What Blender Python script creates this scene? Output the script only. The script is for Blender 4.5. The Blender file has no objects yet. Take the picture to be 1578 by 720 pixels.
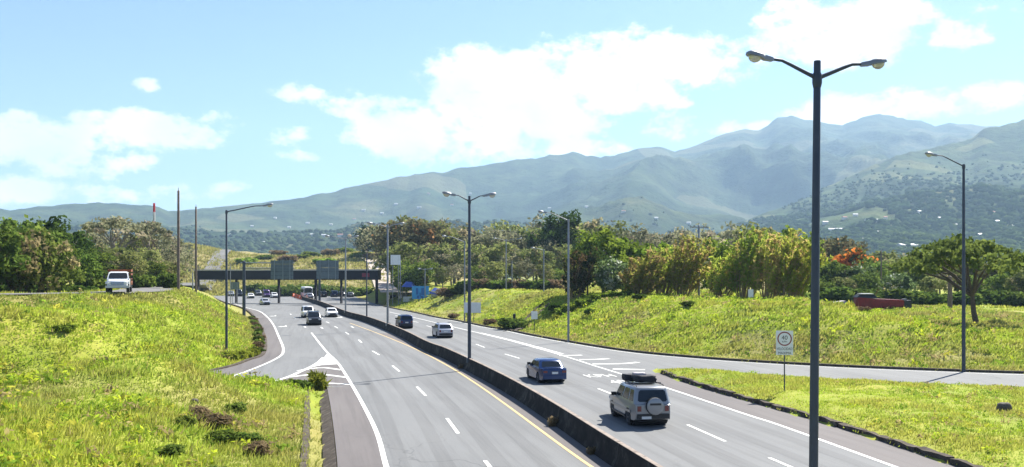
import bpy, bmesh, math, random
import numpy as np
from mathutils import Vector, Matrix

random.seed(7)
RNG = np.random.default_rng(7)
SC = bpy.context.scene
COL = SC.collection

# ------------------------------------------------------------------ camera, sky, sun, exposure
CAM_H = 7.0
FPX = 1450.0           # focal length in photo pixels (photo 1578 wide)
CX, HY = 789.0, 422.0  # optical column and horizon row in the photo
cd = bpy.data.cameras.new('camera')
cam = bpy.data.objects.new('camera', cd)
COL.objects.link(cam)
cam.location = (0, 0, CAM_H)
cam.rotation_euler = (math.radians(90), 0, 0)
cd.sensor_width = 36.0
cd.lens = FPX / 1578.0 * 36.0
cd.shift_y = (HY - 360.0) / 1578.0
cd.clip_start = 0.5
cd.clip_end = 40000
SC.camera = cam

SUN_AZ = math.radians(41)     # to the right of the view axis (+Y towards +X)
SUN_EL = math.radians(47)
sd = bpy.data.lights.new('sun', 'SUN')
sd.energy = 5.0
sd.angle = math.radians(0.5)
sd.color = (1.0, 0.95, 0.86)
sun = bpy.data.objects.new('sun', sd)
COL.objects.link(sun)
sdir = Vector((math.sin(SUN_AZ) * math.cos(SUN_EL), math.cos(SUN_AZ) * math.cos(SUN_EL), math.sin(SUN_EL)))
sun.rotation_euler = (-sdir).to_track_quat('-Z', 'Y').to_euler()
sun.location = sdir * 200

SC.view_settings.view_transform = 'Standard'
SC.view_settings.look = 'None'
SC.view_settings.gamma = 1.0
SC.view_settings.use_curve_mapping = False
SC.view_settings.exposure = 1.5
SC.cycles.use_denoising = True
SC.cycles.max_bounces = 6
SC.cycles.diffuse_bounces = 3
SC.cycles.glossy_bounces = 2
SC.cycles.transmission_bounces = 3
SC.cycles.volume_bounces = 0
SC.cycles.transparent_max_bounces = 6
SC.cycles.caustics_reflective = False
SC.cycles.caustics_refractive = False

world = bpy.data.worlds.new('World')
SC.world = world
world.use_nodes = True
wt = world.node_tree
wt.nodes.clear()


def wn(kind, **kw):
    n = wt.nodes.new(kind)
    for k, v in kw.items():
        setattr(n, k, v)
    return n


def wmath(op, a, b=None, c=None, clamp=False):
    n = wn('ShaderNodeMath', operation=op, use_clamp=clamp)
    for i, s in enumerate((a, b, c)):
        if s is None:
            continue
        if isinstance(s, (int, float)):
            n.inputs[i].default_value = s
        else:
            wt.links.new(s, n.inputs[i])
    return n.outputs[0]


def build_sky():
    L = wt.links.new
    sky = wn('ShaderNodeTexSky', sky_type='NISHITA')
    sky.sun_disc = False
    sky.sun_elevation = SUN_EL
    sky.sun_rotation = SUN_AZ
    sky.altitude = 900
    sky.air_density = 1.0
    sky.dust_density = 0.8
    sky.ozone_density = 1.2
    tc = wn('ShaderNodeTexCoord')
    sep = wn('ShaderNodeSeparateXYZ')
    L(tc.outputs['Generated'], sep.inputs[0])
    az = wmath('ARCTAN2', sep.outputs[0], sep.outputs[1])
    el = wmath('ARCSINE', sep.outputs[2])
    # cloud banks: ellipses in azimuth and elevation (given in photo pixels, turned into angles)
    blobs = [(590, 178, 85, 40), (640, 205, 110, 42), (740, 205, 120, 42), (700, 118, 55, 34), (770, 110, 120, 44),
             (800, 165, 150, 60), (900, 105, 120, 50), (990, 100, 120, 52), (1090, 95, 100, 40), (960, 150, 90, 30),
             (1240, 45, 95, 48), (1340, 40, 110, 52), (1180, 80, 70, 30), (1300, 85, 70, 24), (1480, 50, 60, 28), (1500, 10, 110, 18),
             (870, 228, 80, 12), (455, 143, 34, 15), (455, 212, 56, 16), (450, 240, 36, 9), (225, 130, 20, 9),
             (130, 178, 38, 12), (35, 180, 26, 12), (70, 222, 125, 36), (200, 195, 80, 20), (280, 205, 90, 22), (345, 184, 42, 14),
             (320, 220, 48, 10), (140, 258, 105, 20), (110, 300, 170, 16), (270, 297, 60, 14), (10, 285, 100, 16), (368, 288, 38, 10),
             (1030, 196, 42, 20), (1400, 160, 165, 25), (1300, 175, 80, 22), (1122, 198, 26, 10), (1170, 195, 22, 8),
             (1750, 90, 130, 60), (-220, 240, 160, 30), (2000, 180, 200, 40)]
    dist = wn('ShaderNodeTexNoise')
    dist.inputs['Scale'].default_value = 9.0
    dist.inputs['Detail'].default_value = 7.0
    dist.inputs['Roughness'].default_value = 0.6
    mp = wn('ShaderNodeMapping')
    mp.inputs['Scale'].default_value = (1, 1, 1.6)
    L(tc.outputs['Generated'], mp.inputs[0])
    L(mp.outputs[0], dist.inputs['Vector'])
    nz = wmath('SUBTRACT', dist.outputs['Fac'], 0.5)
    total = None
    for (px, py, rx, ry) in blobs:
        a0 = math.atan((px - CX) / FPX)
        e0 = math.atan((HY - py) / FPX * math.cos(a0))
        sa, se = rx / FPX * math.cos(a0) ** 2, ry / FPX
        u = wmath('MULTIPLY', wmath('SUBTRACT', az, a0), 1 / sa)
        v = wmath('MULTIPLY', wmath('SUBTRACT', el, e0), 1 / se)
        q = wmath('MULTIPLY_ADD', u, u, wmath('MULTIPLY', v, v))
        k = 1.0 if ry >= 24 else 0.62
        b = wmath('MULTIPLY_ADD', q, -k, k)
        total = b if total is None else wmath('SMOOTH_MAX', total, b, 0.5)
    # the rest of the dome carries scattered clouds of the same kind
    big = wn('ShaderNodeTexNoise')
    big.inputs['Scale'].default_value = 3.2
    big.inputs['Detail'].default_value = 3.0
    L(mp.outputs[0], big.inputs['Vector'])
    rest = wmath('MULTIPLY_ADD', big.outputs['Fac'], 5.0, -3.3)
    high = wmath('SMOOTHSTEP' if False else 'GREATER_THAN', el, 0.34)
    behind = wmath('GREATER_THAN', wmath('ABSOLUTE', az), 0.75)
    outside = wmath('MAXIMUM', high, behind)
    rest = wmath('ADD', rest, wmath('MULTIPLY', wmath('SUBTRACT', outside, 1.0), 6.0))
    total = wmath('MAXIMUM', total, rest)
    fine = wn('ShaderNodeTexNoise')
    fine.inputs['Scale'].default_value = 34.0
    fine.inputs['Detail'].default_value = 6.0
    fine.inputs['Roughness'].default_value = 0.65
    L(mp.outputs[0], fine.inputs['Vector'])
    fld = wmath('MULTIPLY_ADD', nz, 4.4, total)
    fld = wmath('MULTIPLY_ADD', wmath('SUBTRACT', fine.outputs['Fac'], 0.52), 3.4, fld)
    mr = wn('ShaderNodeMapRange', interpolation_type='SMOOTHSTEP')
    mr.inputs['From Min'].default_value = -0.30
    mr.inputs['From Max'].default_value = 0.70
    L(fld, mr.inputs['Value'])
    mask = wmath('MULTIPLY', mr.outputs[0], 0.97)
    # cloud brightness: slightly greyer undersides from a second noise
    n2 = wn('ShaderNodeTexNoise')
    n2.inputs['Scale'].default_value = 14.0
    n2.inputs['Detail'].default_value = 5.0
    L(mp.outputs[0], n2.inputs['Vector'])
    cr = wn('ShaderNodeMapRange')
    cr.inputs['From Min'].default_value = 0.3
    cr.inputs['From Max'].default_value = 0.62
    cr.inputs['To Min'].default_value = 0.74
    cr.inputs['To Max'].default_value = 1.0
    L(n2.outputs['Fac'], cr.inputs['Value'])
    cmb = wn('ShaderNodeCombineColor')
    for i, k in enumerate((9.4, 9.5, 9.7)):
        L(wmath('MULTIPLY', cr.outputs[0], k), cmb.inputs[i])
    mix = wn('ShaderNodeMix', data_type='RGBA')
    L(mask, mix.inputs[0])
    wb = wn('ShaderNodeMix', data_type='RGBA', blend_type='MULTIPLY')   # the camera's cool white balance
    wb.inputs[0].default_value = 1.0
    wb.inputs[7].default_value = (0.83, 0.935, 1.14, 1)
    L(sky.outputs[0], wb.inputs[6])
    L(wb.outputs[2], mix.inputs[6])
    L(cmb.outputs[0], mix.inputs[7])
    bg = wn('ShaderNodeBackground')
    bg.inputs['Strength'].default_value = 0.058
    L(mix.outputs[2], bg.inputs['Color'])
    out = wn('ShaderNodeOutputWorld')
    L(bg.outputs[0], out.inputs['Surface'])


build_sky()


# ------------------------------------------------------------------ small tools
def G(px, py, e=0.0):
    """ground point of the photo pixel on the level z = e"""
    y = FPX * (CAM_H - e) / (py - HY)
    return ((px - CX) / FPX * y, y)


def S(t):
    t = np.clip(t, 0, 1)
    return t * t * (3 - 2 * t)


_perm = RNG.permutation(512)
_pv = RNG.random(512) * 2 - 1


def vnoise(x, y):
    xi, yi = np.floor(x).astype(int), np.floor(y).astype(int)
    xf, yf = x - xi, y - yi
    u, v = xf * xf * (3 - 2 * xf), yf * yf * (3 - 2 * yf)

    def h(a, b):
        return _pv[(_perm[a & 511] + b) & 511]
    return ((h(xi, yi) * (1 - u) + h(xi + 1, yi) * u) * (1 - v) + (h(xi, yi + 1) * (1 - u) + h(xi + 1, yi + 1) * u) * v)


def fbm(x, y, octv=5, gain=0.5):
    s = np.zeros_like(np.asarray(x, float))
    a, f = 1.0, 1.0
    for k in range(octv):
        s = s + a * vnoise(x * f + 17.3 * k, y * f - 9.1 * k)
        a *= gain
        f *= 2.03
    return s


def ridged(x, y, octv=5):
    s = np.zeros_like(np.asarray(x, float))
    a, f = 1.0, 1.0
    for k in range(octv):
        s = s + a * (1 - 2 * np.abs(vnoise(x * f + 31.7 * k, y * f + 5.9 * k)))
        a *= 0.5
        f *= 2.1
    return s


def smooth_line(pts, step=1.0):
    """Catmull-Rom through the points, resampled about every step metres"""
    P = [np.array(p, float) for p in pts]
    P = [2 * P[0] - P[1]] + P + [2 * P[-1] - P[-2]]
    out = []
    for i in range(1, len(P) - 2):
        a, b, c, d = P[i - 1:i + 3]
        n = max(2, int(np.linalg.norm(c - b) / step))
        for k in range(n):
            t = k / n
            out.append(0.5 * ((2 * b) + (c - a) * t + (2 * a - 5 * b + 4 * c - d) * t * t + (3 * b - a - 3 * c + d) * t ** 3))
    out.append(P[-2])
    return np.array(out)


def seg_dist(X, Y, poly, closed=True):
    D = np.full(X.shape, 1e9)
    n = len(poly)
    for i in range(n if closed else n - 1):
        ax, ay = poly[i]
        bx, by = poly[(i + 1) % n]
        dx, dy = bx - ax, by - ay
        l2 = dx * dx + dy * dy + 1e-12
        t = np.clip(((X - ax) * dx + (Y - ay) * dy) / l2, 0, 1)
        D = np.minimum(D, (X - ax - t * dx) ** 2 + (Y - ay - t * dy) ** 2)
    return np.sqrt(D)


def in_poly(X, Y, poly):
    ins = np.zeros(X.shape, bool)
    n = len(poly)
    for i in range(n):
        ax, ay = poly[i]
        bx, by = poly[(i + 1) % n]
        c = ((ay > Y) != (by > Y)) & (X < (bx - ax) * (Y - ay) / ((by - ay) if by != ay else 1e-9) + ax)
        ins ^= c
    return ins


# ------------------------------------------------------------------ materials
MATS = {}


class NT:
    def __init__(self, name):
        self.m = bpy.data.materials.new(name)
        self.m.use_nodes = True
        self.t = self.m.node_tree
        self.t.nodes.clear()
        self.out = self.n('ShaderNodeOutputMaterial')

    def n(self, kind, **kw):
        nd = self.t.nodes.new(kind)
        for k, v in kw.items():
            setattr(nd, k, v)
        return nd

    def l(self, a, b):
        self.t.links.new(a, b)

    def noise(self, scale, detail=4, rough=0.55, coord='Object', stretch=None, rot=0.0):
        tc = self.n('ShaderNodeTexCoord') if coord != 'Position' else self.n('ShaderNodeNewGeometry')
        src = tc.outputs[coord]
        if stretch or rot:
            mp = self.n('ShaderNodeMapping')
            mp.inputs['Rotation'].default_value = (0, 0, rot)
            self.l(src, mp.inputs[0])
            m2 = self.n('ShaderNodeMapping')
            m2.inputs['Scale'].default_value = stretch or (1, 1, 1)
            self.l(mp.outputs[0], m2.inputs[0])
            src = m2.outputs[0]
        nz = self.n('ShaderNodeTexNoise')
        nz.inputs['Scale'].default_value = scale
        nz.inputs['Detail'].default_value = detail
        nz.inputs['Roughness'].default_value = rough
        self.l(src, nz.inputs['Vector'])
        return nz.outputs['Fac']

    def ramp(self, fac, stops):
        r = self.n('ShaderNodeValToRGB')
        e = r.color_ramp.elements
        while len(e) < len(stops):
            e.new(0.5)
        for i, (p, c) in enumerate(stops):
            e[i].position = p
            e[i].color = (c[0], c[1], c[2], 1)
        self.l(fac, r.inputs[0])
        return r.outputs[0]

    def mix(self, fac, a, b, mode='MIX'):
        m = self.n('ShaderNodeMix', data_type='RGBA', blend_type=mode)
        for i, s in ((0, fac), (6, a), (7, b)):
            if isinstance(s, (int, float)):
                m.inputs[i].default_value = s
            elif isinstance(s, tuple):
                m.inputs[i].default_value = (s[0], s[1], s[2], 1)
            else:
                self.l(s, m.inputs[i])
        return m.outputs[2]

    def maprange(self, v, a, b, c=0.0, d=1.0):
        m = self.n('ShaderNodeMapRange')
        self.l(v, m.inputs[0])
        for i, k in enumerate((a, b, c, d)):
            m.inputs[i + 1].default_value = k
        return m.outputs[0]

    def principled(self, color, rough=0.6, metal=0.0, spec=0.4, coat=0.0, bump=None, bump_s=0.3, bump_d=0.05):
        p = self.n('ShaderNodeBsdfPrincipled')
        if isinstance(color, tuple):
            p.inputs['Base Color'].default_value = (color[0], color[1], color[2], 1)
        else:
            self.l(color, p.inputs['Base Color'])
        if isinstance(rough, (int, float)):
            p.inputs['Roughness'].default_value = rough
        else:
            self.l(rough, p.inputs['Roughness'])
        p.inputs['Metallic'].default_value = metal
        p.inputs['Specular IOR Level'].default_value = spec
        p.inputs['Coat Weight'].default_value = coat
        p.inputs['Coat Roughness'].default_value = 0.05
        if bump is not None:
            b = self.n('ShaderNodeBump')
            b.inputs['Strength'].default_value = bump_s
            b.inputs['Distance'].default_value = bump_d
            self.l(bump, b.inputs['Height'])
            self.l(b.outputs[0], p.inputs['Normal'])
        return p

    def done(self, sh):
        self.l(sh.outputs[0], self.out.inputs['Surface'])
        return self.m


def flat(name, col, rough=0.6, metal=0.0, spec=0.4, coat=0.0, var=0.12, scale=3.0):
    """plain material with a little uneven wear"""
    if name in MATS:
        return MATS[name]
    t = NT(name)
    nz = t.noise(scale, 5, 0.6)
    c = t.ramp(nz, [(0.3, tuple(k * (1 - var) for k in col)), (0.7, tuple(min(1, k * (1 + var)) for k in col))])
    rg = t.maprange(nz, 0.3, 0.7, max(0.03, rough - 0.06), rough + 0.06)
    MATS[name] = t.done(t.principled(c, rg, metal, spec, coat))
    return MATS[name]


def mat_asphalt(name, base, dark, tint):
    t = NT(name)
    a = t.noise(0.16, 5, 0.6, 'Position', (1.6, 0.35, 1), -0.21)      # long patches along the road
    b = t.noise(14.0, 3, 0.7, 'Position')
    c1 = t.ramp(a, [(0.32, dark), (0.5, base), (0.72, tint)])
    c2 = t.mix(t.maprange(b, 0.35, 0.7, 0, 0.35), c1, tuple(k * 0.62 for k in base))
    st = t.noise(0.9, 4, 0.7, 'Position', (2.6, 0.06, 1), -0.21)      # wheel tracks and oil drips
    c3 = t.mix(t.maprange(st, 0.48, 0.70, 0, 0.55), c2, tuple(k * 0.6 for k in base))
    cr = t.n('ShaderNodeTexVoronoi', feature='DISTANCE_TO_EDGE')
    g = t.n('ShaderNodeNewGeometry')
    wob = t.n('ShaderNodeTexNoise')
    wob.inputs['Scale'].default_value = 0.6
    t.l(g.outputs['Position'], wob.inputs['Vector'])
    ad = t.n('ShaderNodeVectorMath', operation='MULTIPLY_ADD')
    t.l(wob.outputs['Color'], ad.inputs[0])
    ad.inputs[1].default_value = (2.5, 2.5, 0)
    t.l(g.outputs['Position'], ad.inputs[2])
    t.l(ad.outputs[0], cr.inputs['Vector'])
    cr.inputs['Scale'].default_value = 0.11
    sel = t.noise(0.05, 2, 0.5, 'Position')
    k1 = t.maprange(cr.outputs[0], 0.0, 0.006, 0.55, 0.0)
    mm = t.n('ShaderNodeMath', operation='MULTIPLY')
    t.l(k1, mm.inputs[0])
    t.l(t.maprange(sel, 0.45, 0.6, 0, 1), mm.inputs[1])
    c3 = t.mix(mm.outputs[0], c3, (0.05, 0.05, 0.05))
    return t.done(t.principled(c3, 0.85, 0, 0.25, bump=b, bump_s=0.15, bump_d=0.01))


MATS['asphalt'] = mat_asphalt('asphalt', (0.163, 0.166, 0.166), (0.138, 0.141, 0.142), (0.186, 0.189, 0.187))
MATS['shoulder'] = mat_asphalt('shoulder_asphalt', (0.135, 0.122, 0.118), (0.112, 0.102, 0.100), (0.158, 0.145, 0.138))
MATS['track'] = mat_asphalt('tracked_asphalt', (0.144, 0.146, 0.146), (0.128, 0.130, 0.130), (0.166, 0.168, 0.166))
MATS['lane_old'] = mat_asphalt('country_asphalt', (0.17, 0.165, 0.155), (0.13, 0.125, 0.12), (0.20, 0.19, 0.18))


def mat_paint(name, col, worn):
    t = NT(name)
    a = t.noise(3.0, 6, 0.75, 'Position')
    c = t.mix(t.maprange(a, 0.46, 0.72, 0, 0.75), col, worn)
    return t.done(t.principled(c, 0.7, 0, 0.3))


MATS['white_paint'] = mat_paint('white_road_paint', (0.66, 0.66, 0.62), (0.26, 0.26, 0.245))
MATS['yellow_paint'] = mat_paint('yellow_road_paint', (0.52, 0.38, 0.17), (0.27, 0.24, 0.19))


def mat_ground():
    t = NT('ground_turf')
    at = t.n('ShaderNodeAttribute', attribute_name='dry')
    a = t.noise(0.13, 5, 0.6, 'Position')
    b = t.noise(1.7, 5, 0.7, 'Position')
    g = t.ramp(a, [(0.3, (0.17, 0.22, 0.032)), (0.48, (0.25, 0.285, 0.042)), (0.66, (0.31, 0.30, 0.055)), (0.8, (0.33, 0.27, 0.09))])
    g2 = t.mix(t.maprange(b, 0.5, 0.78, 0, 0.45), g, (0.19, 0.17, 0.05))
    d = t.ramp(b, [(0.3, (0.19, 0.15, 0.07)), (0.55, (0.26, 0.21, 0.10)), (0.75, (0.20, 0.20, 0.07))])
    c = t.mix(at.outputs['Fac'], g2, d)
    return t.done(t.principled(c, 0.95, 0, 0.1, bump=b, bump_s=0.6, bump_d=0.15))


MATS['ground'] = mat_ground()


def mat_leaf(name, translucency=0.52, objvar=True, sat=1.0):
    """foliage: per-leaf colour from the mesh, a little different from plant to plant"""
    t = NT(name)
    at = t.n('ShaderNodeAttribute', attribute_name='col')
    c = at.outputs['Color']
    if objvar:
        oi = t.n('ShaderNodeObjectInfo')
        hs = t.n('ShaderNodeHueSaturation')
        t.l(t.maprange(oi.outputs['Random'], 0, 1, 0.492, 0.515), hs.inputs['Hue'])
        rv = t.n('ShaderNodeMath', operation='FRACT')
        mm = t.n('ShaderNodeMath', operation='MULTIPLY')
        mm.inputs[1].default_value = 7.13
        t.l(oi.outputs['Random'], mm.inputs[0])
        t.l(mm.outputs[0], rv.inputs[0])
        t.l(t.maprange(rv.outputs[0], 0, 1, 0.72, 1.25), hs.inputs['Value'])
        hs.inputs['Saturation'].default_value = sat
        t.l(c, hs.inputs['Color'])
        c = hs.outputs[0]
    df = t.n('ShaderNodeBsdfDiffuse')
    tr = t.n('ShaderNodeBsdfTranslucent')
    t.l(c, df.inputs[0])
    t.l(c, tr.inputs[0])
    mx = t.n('ShaderNodeMixShader')
    mx.inputs[0].default_value = translucency
    t.l(df.outputs[0], mx.inputs[1])
    t.l(tr.outputs[0], mx.inputs[2])
    return t.done(mx)


MATS['leaf'] = mat_leaf('leaf')
MATS['bamboo'] = mat_leaf('bamboo_leaf', 0.6)
MATS['grass'] = mat_leaf('grass_blade', 0.5, False)
MATS['bark'] = flat('bark', (0.10, 0.075, 0.055), 0.95, var=0.35, scale=6)
MATS['bark_pale'] = flat('bark_pale', (0.20, 0.17, 0.14), 0.95, var=0.3, scale=6)


def mat_hill(name, cols, scale, patch):
    t = NT(name)
    a = t.noise(scale, 6, 0.62, 'Position')
    b = t.noise(scale * 5.5, 5, 0.75, 'Position')
    c = t.ramp(a, [(0.30, cols[0]), (0.45, cols[1]), (0.58, cols[2]), (0.72, cols[3])])
    c2 = t.mix(t.maprange(b, 0.40, 0.62, 0, 0.75), c, tuple(k * 0.35 for k in cols[0]))
    v = t.n('ShaderNodeTexVoronoi')
    geo = t.n('ShaderNodeNewGeometry')
    t.l(geo.outputs['Position'], v.inputs['Vector'])
    v.inputs['Scale'].default_value = patch
    sel = t.n('ShaderNodeSeparateColor')
    t.l(v.outputs['Color'], sel.inputs[0])
    c3 = t.mix(t.maprange(sel.outputs[0], 0.80, 0.84, 0, 0.55), c2, cols[3])
    return t.done(t.principled(c3, 0.95, 0, 0.05, bump=b, bump_s=1.0, bump_d=14.0))


MATS['hill_far'] = mat_hill('hill_far', [(0.020, 0.040, 0.016), (0.035, 0.062, 0.022), (0.062, 0.085, 0.032), (0.13, 0.125, 0.06)], 0.0022, 0.004)
MATS['hill_near'] = mat_hill('hill_near', [(0.022, 0.045, 0.014), (0.040, 0.072, 0.020), (0.075, 0.105, 0.030), (0.16, 0.16, 0.06)], 0.0040, 0.008)


def mat_barrier():
    t = NT('stained_concrete')
    a = t.noise(0.9, 6, 0.7, 'Object')
    b = t.noise(6.0, 5, 0.7, 'Object', (1, 1, 0.3))
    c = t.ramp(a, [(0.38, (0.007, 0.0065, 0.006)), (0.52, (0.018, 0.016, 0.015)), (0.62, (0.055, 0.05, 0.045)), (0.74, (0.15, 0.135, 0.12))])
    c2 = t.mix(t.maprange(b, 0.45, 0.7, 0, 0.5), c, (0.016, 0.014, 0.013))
    return t.done(t.principled(c2, 0.9, 0, 0.2, bump=b, bump_s=0.3, bump_d=0.02))


MATS['barrier'] = mat_barrier()
t_ = NT('worn_sunlit_top')  # worn concrete, its tone raised to paint in the sun on top
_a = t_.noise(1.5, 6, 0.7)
MATS['sunlit_top'] = t_.done(t_.principled(t_.ramp(_a, [(0.35, (0.16, 0.13, 0.11)), (0.55, (0.30, 0.25, 0.21)), (0.72, (0.06, 0.05, 0.045))]), 0.9, 0, 0.2))
t_ = NT('concrete')
_a = t_.noise(1.2, 6, 0.7)
MATS['concrete'] = t_.done(t_.principled(t_.ramp(_a, [(0.3, (0.13, 0.115, 0.10)), (0.55, (0.22, 0.20, 0.175)), (0.75, (0.32, 0.30, 0.27))]), 0.9, 0, 0.2, bump=_a, bump_s=0.3))
t_ = NT('dark_kerb')
_a = t_.noise(2.2, 6, 0.7, 'Position')
MATS['kerb'] = t_.done(t_.principled(t_.ramp(_a, [(0.3, (0.035, 0.028, 0.022)), (0.55, (0.085, 0.07, 0.055)), (0.78, (0.19, 0.165, 0.13))]), 0.95, 0, 0.15, bump=_a, bump_s=0.5))
flat('steel_pole', (0.045, 0.056, 0.078), 0.55, 0.3, 0.5, var=0.2, scale=2)
flat('galvanised', (0.22, 0.23, 0.25), 0.5, 0.4, 0.5, var=0.15, scale=2)
flat('lamp_housing', (0.24, 0.25, 0.27), 0.5, 0.3, var=0.15)
flat('wood_pole', (0.16, 0.12, 0.095), 0.9, var=0.3, scale=4)
flat('tyre', (0.018, 0.018, 0.019), 0.85)
flat('rim', (0.30, 0.30, 0.31), 0.35, 0.8)
flat('car_black', (0.015, 0.015, 0.017), 0.5)
flat('chrome', (0.55, 0.55, 0.56), 0.2, 1.0, var=0.05)
flat('plate', (0.65, 0.65, 0.62), 0.5)
flat('sign_white', (0.72, 0.73, 0.76), 0.5, var=0.06)
flat('sign_black', (0.015, 0.015, 0.018), 0.5)
flat('sign_red', (0.50, 0.02, 0.02), 0.5)
flat('ring_red', (0.22, 0.02, 0.03), 0.5)
flat('plate_maroon', (0.20, 0.015, 0.04), 0.5)
flat('sign_back', (0.10, 0.135, 0.155), 0.55, 0.2, var=0.2)
flat('sign_rib', (0.20, 0.24, 0.26), 0.5, 0.4)
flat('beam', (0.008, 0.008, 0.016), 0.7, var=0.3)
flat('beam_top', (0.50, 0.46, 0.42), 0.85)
flat('orange_plastic', (0.62, 0.10, 0.02), 0.5)
flat('blue_banner', (0.05, 0.30, 0.62), 0.6)
flat('blue_dark', (0.02, 0.12, 0.38), 0.6)
flat('blue_tarp', (0.04, 0.09, 0.34), 0.6)
flat('red_hull', (0.20, 0.008, 0.012), 0.5, var=0.3)
flat('rust', (0.16, 0.05, 0.02), 0.9, var=0.4)
flat('roof_white', (0.55, 0.55, 0.54), 0.5)
flat('wall_pale', (0.55, 0.52, 0.47), 0.8)
flat('roof_grey', (0.42, 0.43, 0.45), 0.6)
flat('roof_red', (0.28, 0.10, 0.06), 0.8)
flat('stone', (0.10, 0.085, 0.07), 0.95, var=0.35, scale=3)
flat('weed_dry', (0.28, 0.20, 0.10), 0.95)
flat('dirt_path', (0.40, 0.34, 0.29), 0.95, var=0.18, scale=0.6)


def glass(name='car_glass', col=(0.012, 0.016, 0.022)):
    if name not in MATS:
        t = NT(name)
        MATS[name] = t.done(t.principled(col, 0.09, 0, 0.35, 0.0))
    return MATS[name]


glass()
t_ = NT('lamp_bowl')
_p = t_.principled((0.80, 0.78, 0.72), 0.12, 0, 0.5)
_p.inputs['Transmission Weight'].default_value = 0.55
MATS['lamp_bowl'] = t_.done(_p)
t_ = NT('tail_lens')
MATS['tail_red'] = t_.done(t_.principled((0.14, 0.010, 0.014), 0.15, 0, 0.6, 0.5))
t_ = NT('head_lens')
MATS['head_lens'] = t_.done(t_.principled((0.75, 0.75, 0.76), 0.12, 0.2, 0.6, 0.5))


def carpaint(name, col, metal=0.35, rough=0.3):
    if name not in MATS:
        t = NT(name)
        nz = t.noise(1.5, 4, 0.6)
        c = t.mix(t.maprange(nz, 0.45, 0.75, 0, 0.06), col, (0.20, 0.18, 0.15))       # road dust
        MATS[name] = t.done(t.principled(c, rough, metal, 0.4, 0.35))
    return MATS[name]


# ------------------------------------------------------------------ mesh builder
class MB:
    def __init__(self):
        self.v, self.f = [], []

    def add(self, vs, fs):
        o = len(self.v)
        self.v += [tuple(p) for p in vs]
        self.f += [tuple(i + o for i in q) for q in fs]
        return self

    def box(self, x0, x1, y0, y1, z0, z1, M=None):
        vs = [(x, y, z) for z in (z0, z1) for y in (y0, y1) for x in (x0, x1)]
        if M is not None:
            vs = [tuple(M @ Vector(p)) for p in vs]
        return self.add(vs, [(0, 2, 3, 1), (4, 5, 7, 6), (0, 1, 5, 4), (2, 6, 7, 3), (0, 4, 6, 2), (1, 3, 7, 5)])

    def tube(self, pts, rad, n=8, cap=True):
        pts = [Vector(p) for p in pts]
        if isinstance(rad, (int, float)):
            rad = [rad] * len(pts)
        vs, fs = [], []
        for i, p in enumerate(pts):
            d = (pts[min(i + 1, len(pts) - 1)] - pts[max(i - 1, 0)]).normalized()
            a = d.cross(Vector((0, 0, 1)) if abs(d.z) < 0.9 else Vector((1, 0, 0))).normalized()
            b = d.cross(a)
            for k in range(n):
                an = 2 * math.pi * k / n
                vs.append(tuple(p + (a * math.cos(an) + b * math.sin(an)) * rad[i]))
        for i in range(len(pts) - 1):
            for k in range(n):
                fs.append((i * n + k, i * n + (k + 1) % n, (i + 1) * n + (k + 1) % n, (i + 1) * n + k))
        if cap:
            fs.append(tuple(range(n - 1, -1, -1)))
            fs.append(tuple((len(pts) - 1) * n + k for k in range(n)))
        return self.add(vs, fs)

    def lathe(self, prof, axis='z', n=16, origin=(0, 0, 0)):
        """prof: (radius, height) pairs round an axis"""
        vs, fs = [], []
        for (r, h) in prof:
            for k in range(n):
                a = 2 * math.pi * k / n
                c, s = r * math.cos(a), r * math.sin(a)
                p = (c, s, h) if axis == 'z' else ((h, c, s) if axis == 'x' else (c, h, s))
                vs.append((p[0] + origin[0], p[1] + origin[1], p[2] + origin[2]))
        for i in range(len(prof) - 1):
            for k in range(n):
                fs.append((i * n + k, i * n + (k + 1) % n, (i + 1) * n + (k + 1) % n, (i + 1) * n + k))
        fs.append(tuple(range(n - 1, -1, -1)))
        fs.append(tuple((len(prof) - 1) * n + k for k in range(n)))
        return self.add(vs, fs)

    def mesh(self, name, mat, smooth=0.0):
        me = bpy.data.meshes.new(name)
        me.from_pydata(self.v, [], self.f)
        bm = bmesh.new()
        bm.from_mesh(me)
        bmesh.ops.recalc_face_normals(bm, faces=bm.faces)
        big = [f for f in bm.faces if len(f.verts) > 4]
        if big:
            bmesh.ops.triangulate(bm, faces=big)
        bm.to_mesh(me)
        bm.free()
        me.materials.append(mat if not isinstance(mat, str) else MATS[mat])
        if smooth:
            me.shade_smooth()
            me.set_sharp_from_angle(angle=math.radians(smooth))
        return me

    def build(self, name, mat, parent=None, smooth=0.0, loc=None, rz=0.0):
        return link(name, self.mesh(name, mat, smooth), parent, loc, rz)


def link(name, data, parent=None, loc=None, rz=0.0):
    o = bpy.data.objects.new(name, data)
    COL.objects.link(o)
    if parent is not None:
        o.parent = parent
    if loc is not None:
        o.location = loc
    if rz:
        o.rotation_euler = (0, 0, rz)
    return o


def tag(o, label=None, cat=None, group=None, kind=None):
    if label:
        o['label'] = label
    if cat:
        o['category'] = cat
    if group:
        o['group'] = group
    if kind:
        o['kind'] = kind
    return o


def thing(name, label, cat, loc=(0, 0, 0), rz=0.0, group=None):
    o = link(name, None, None, loc, rz)
    o.empty_display_size = 0.3
    return tag(o, label, cat, group)


def copy_tree(o, parent=None):
    c = o.copy()
    COL.objects.link(c)
    c.parent = parent
    for ch in o.children:
        copy_tree(ch, c)
    return c


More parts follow.
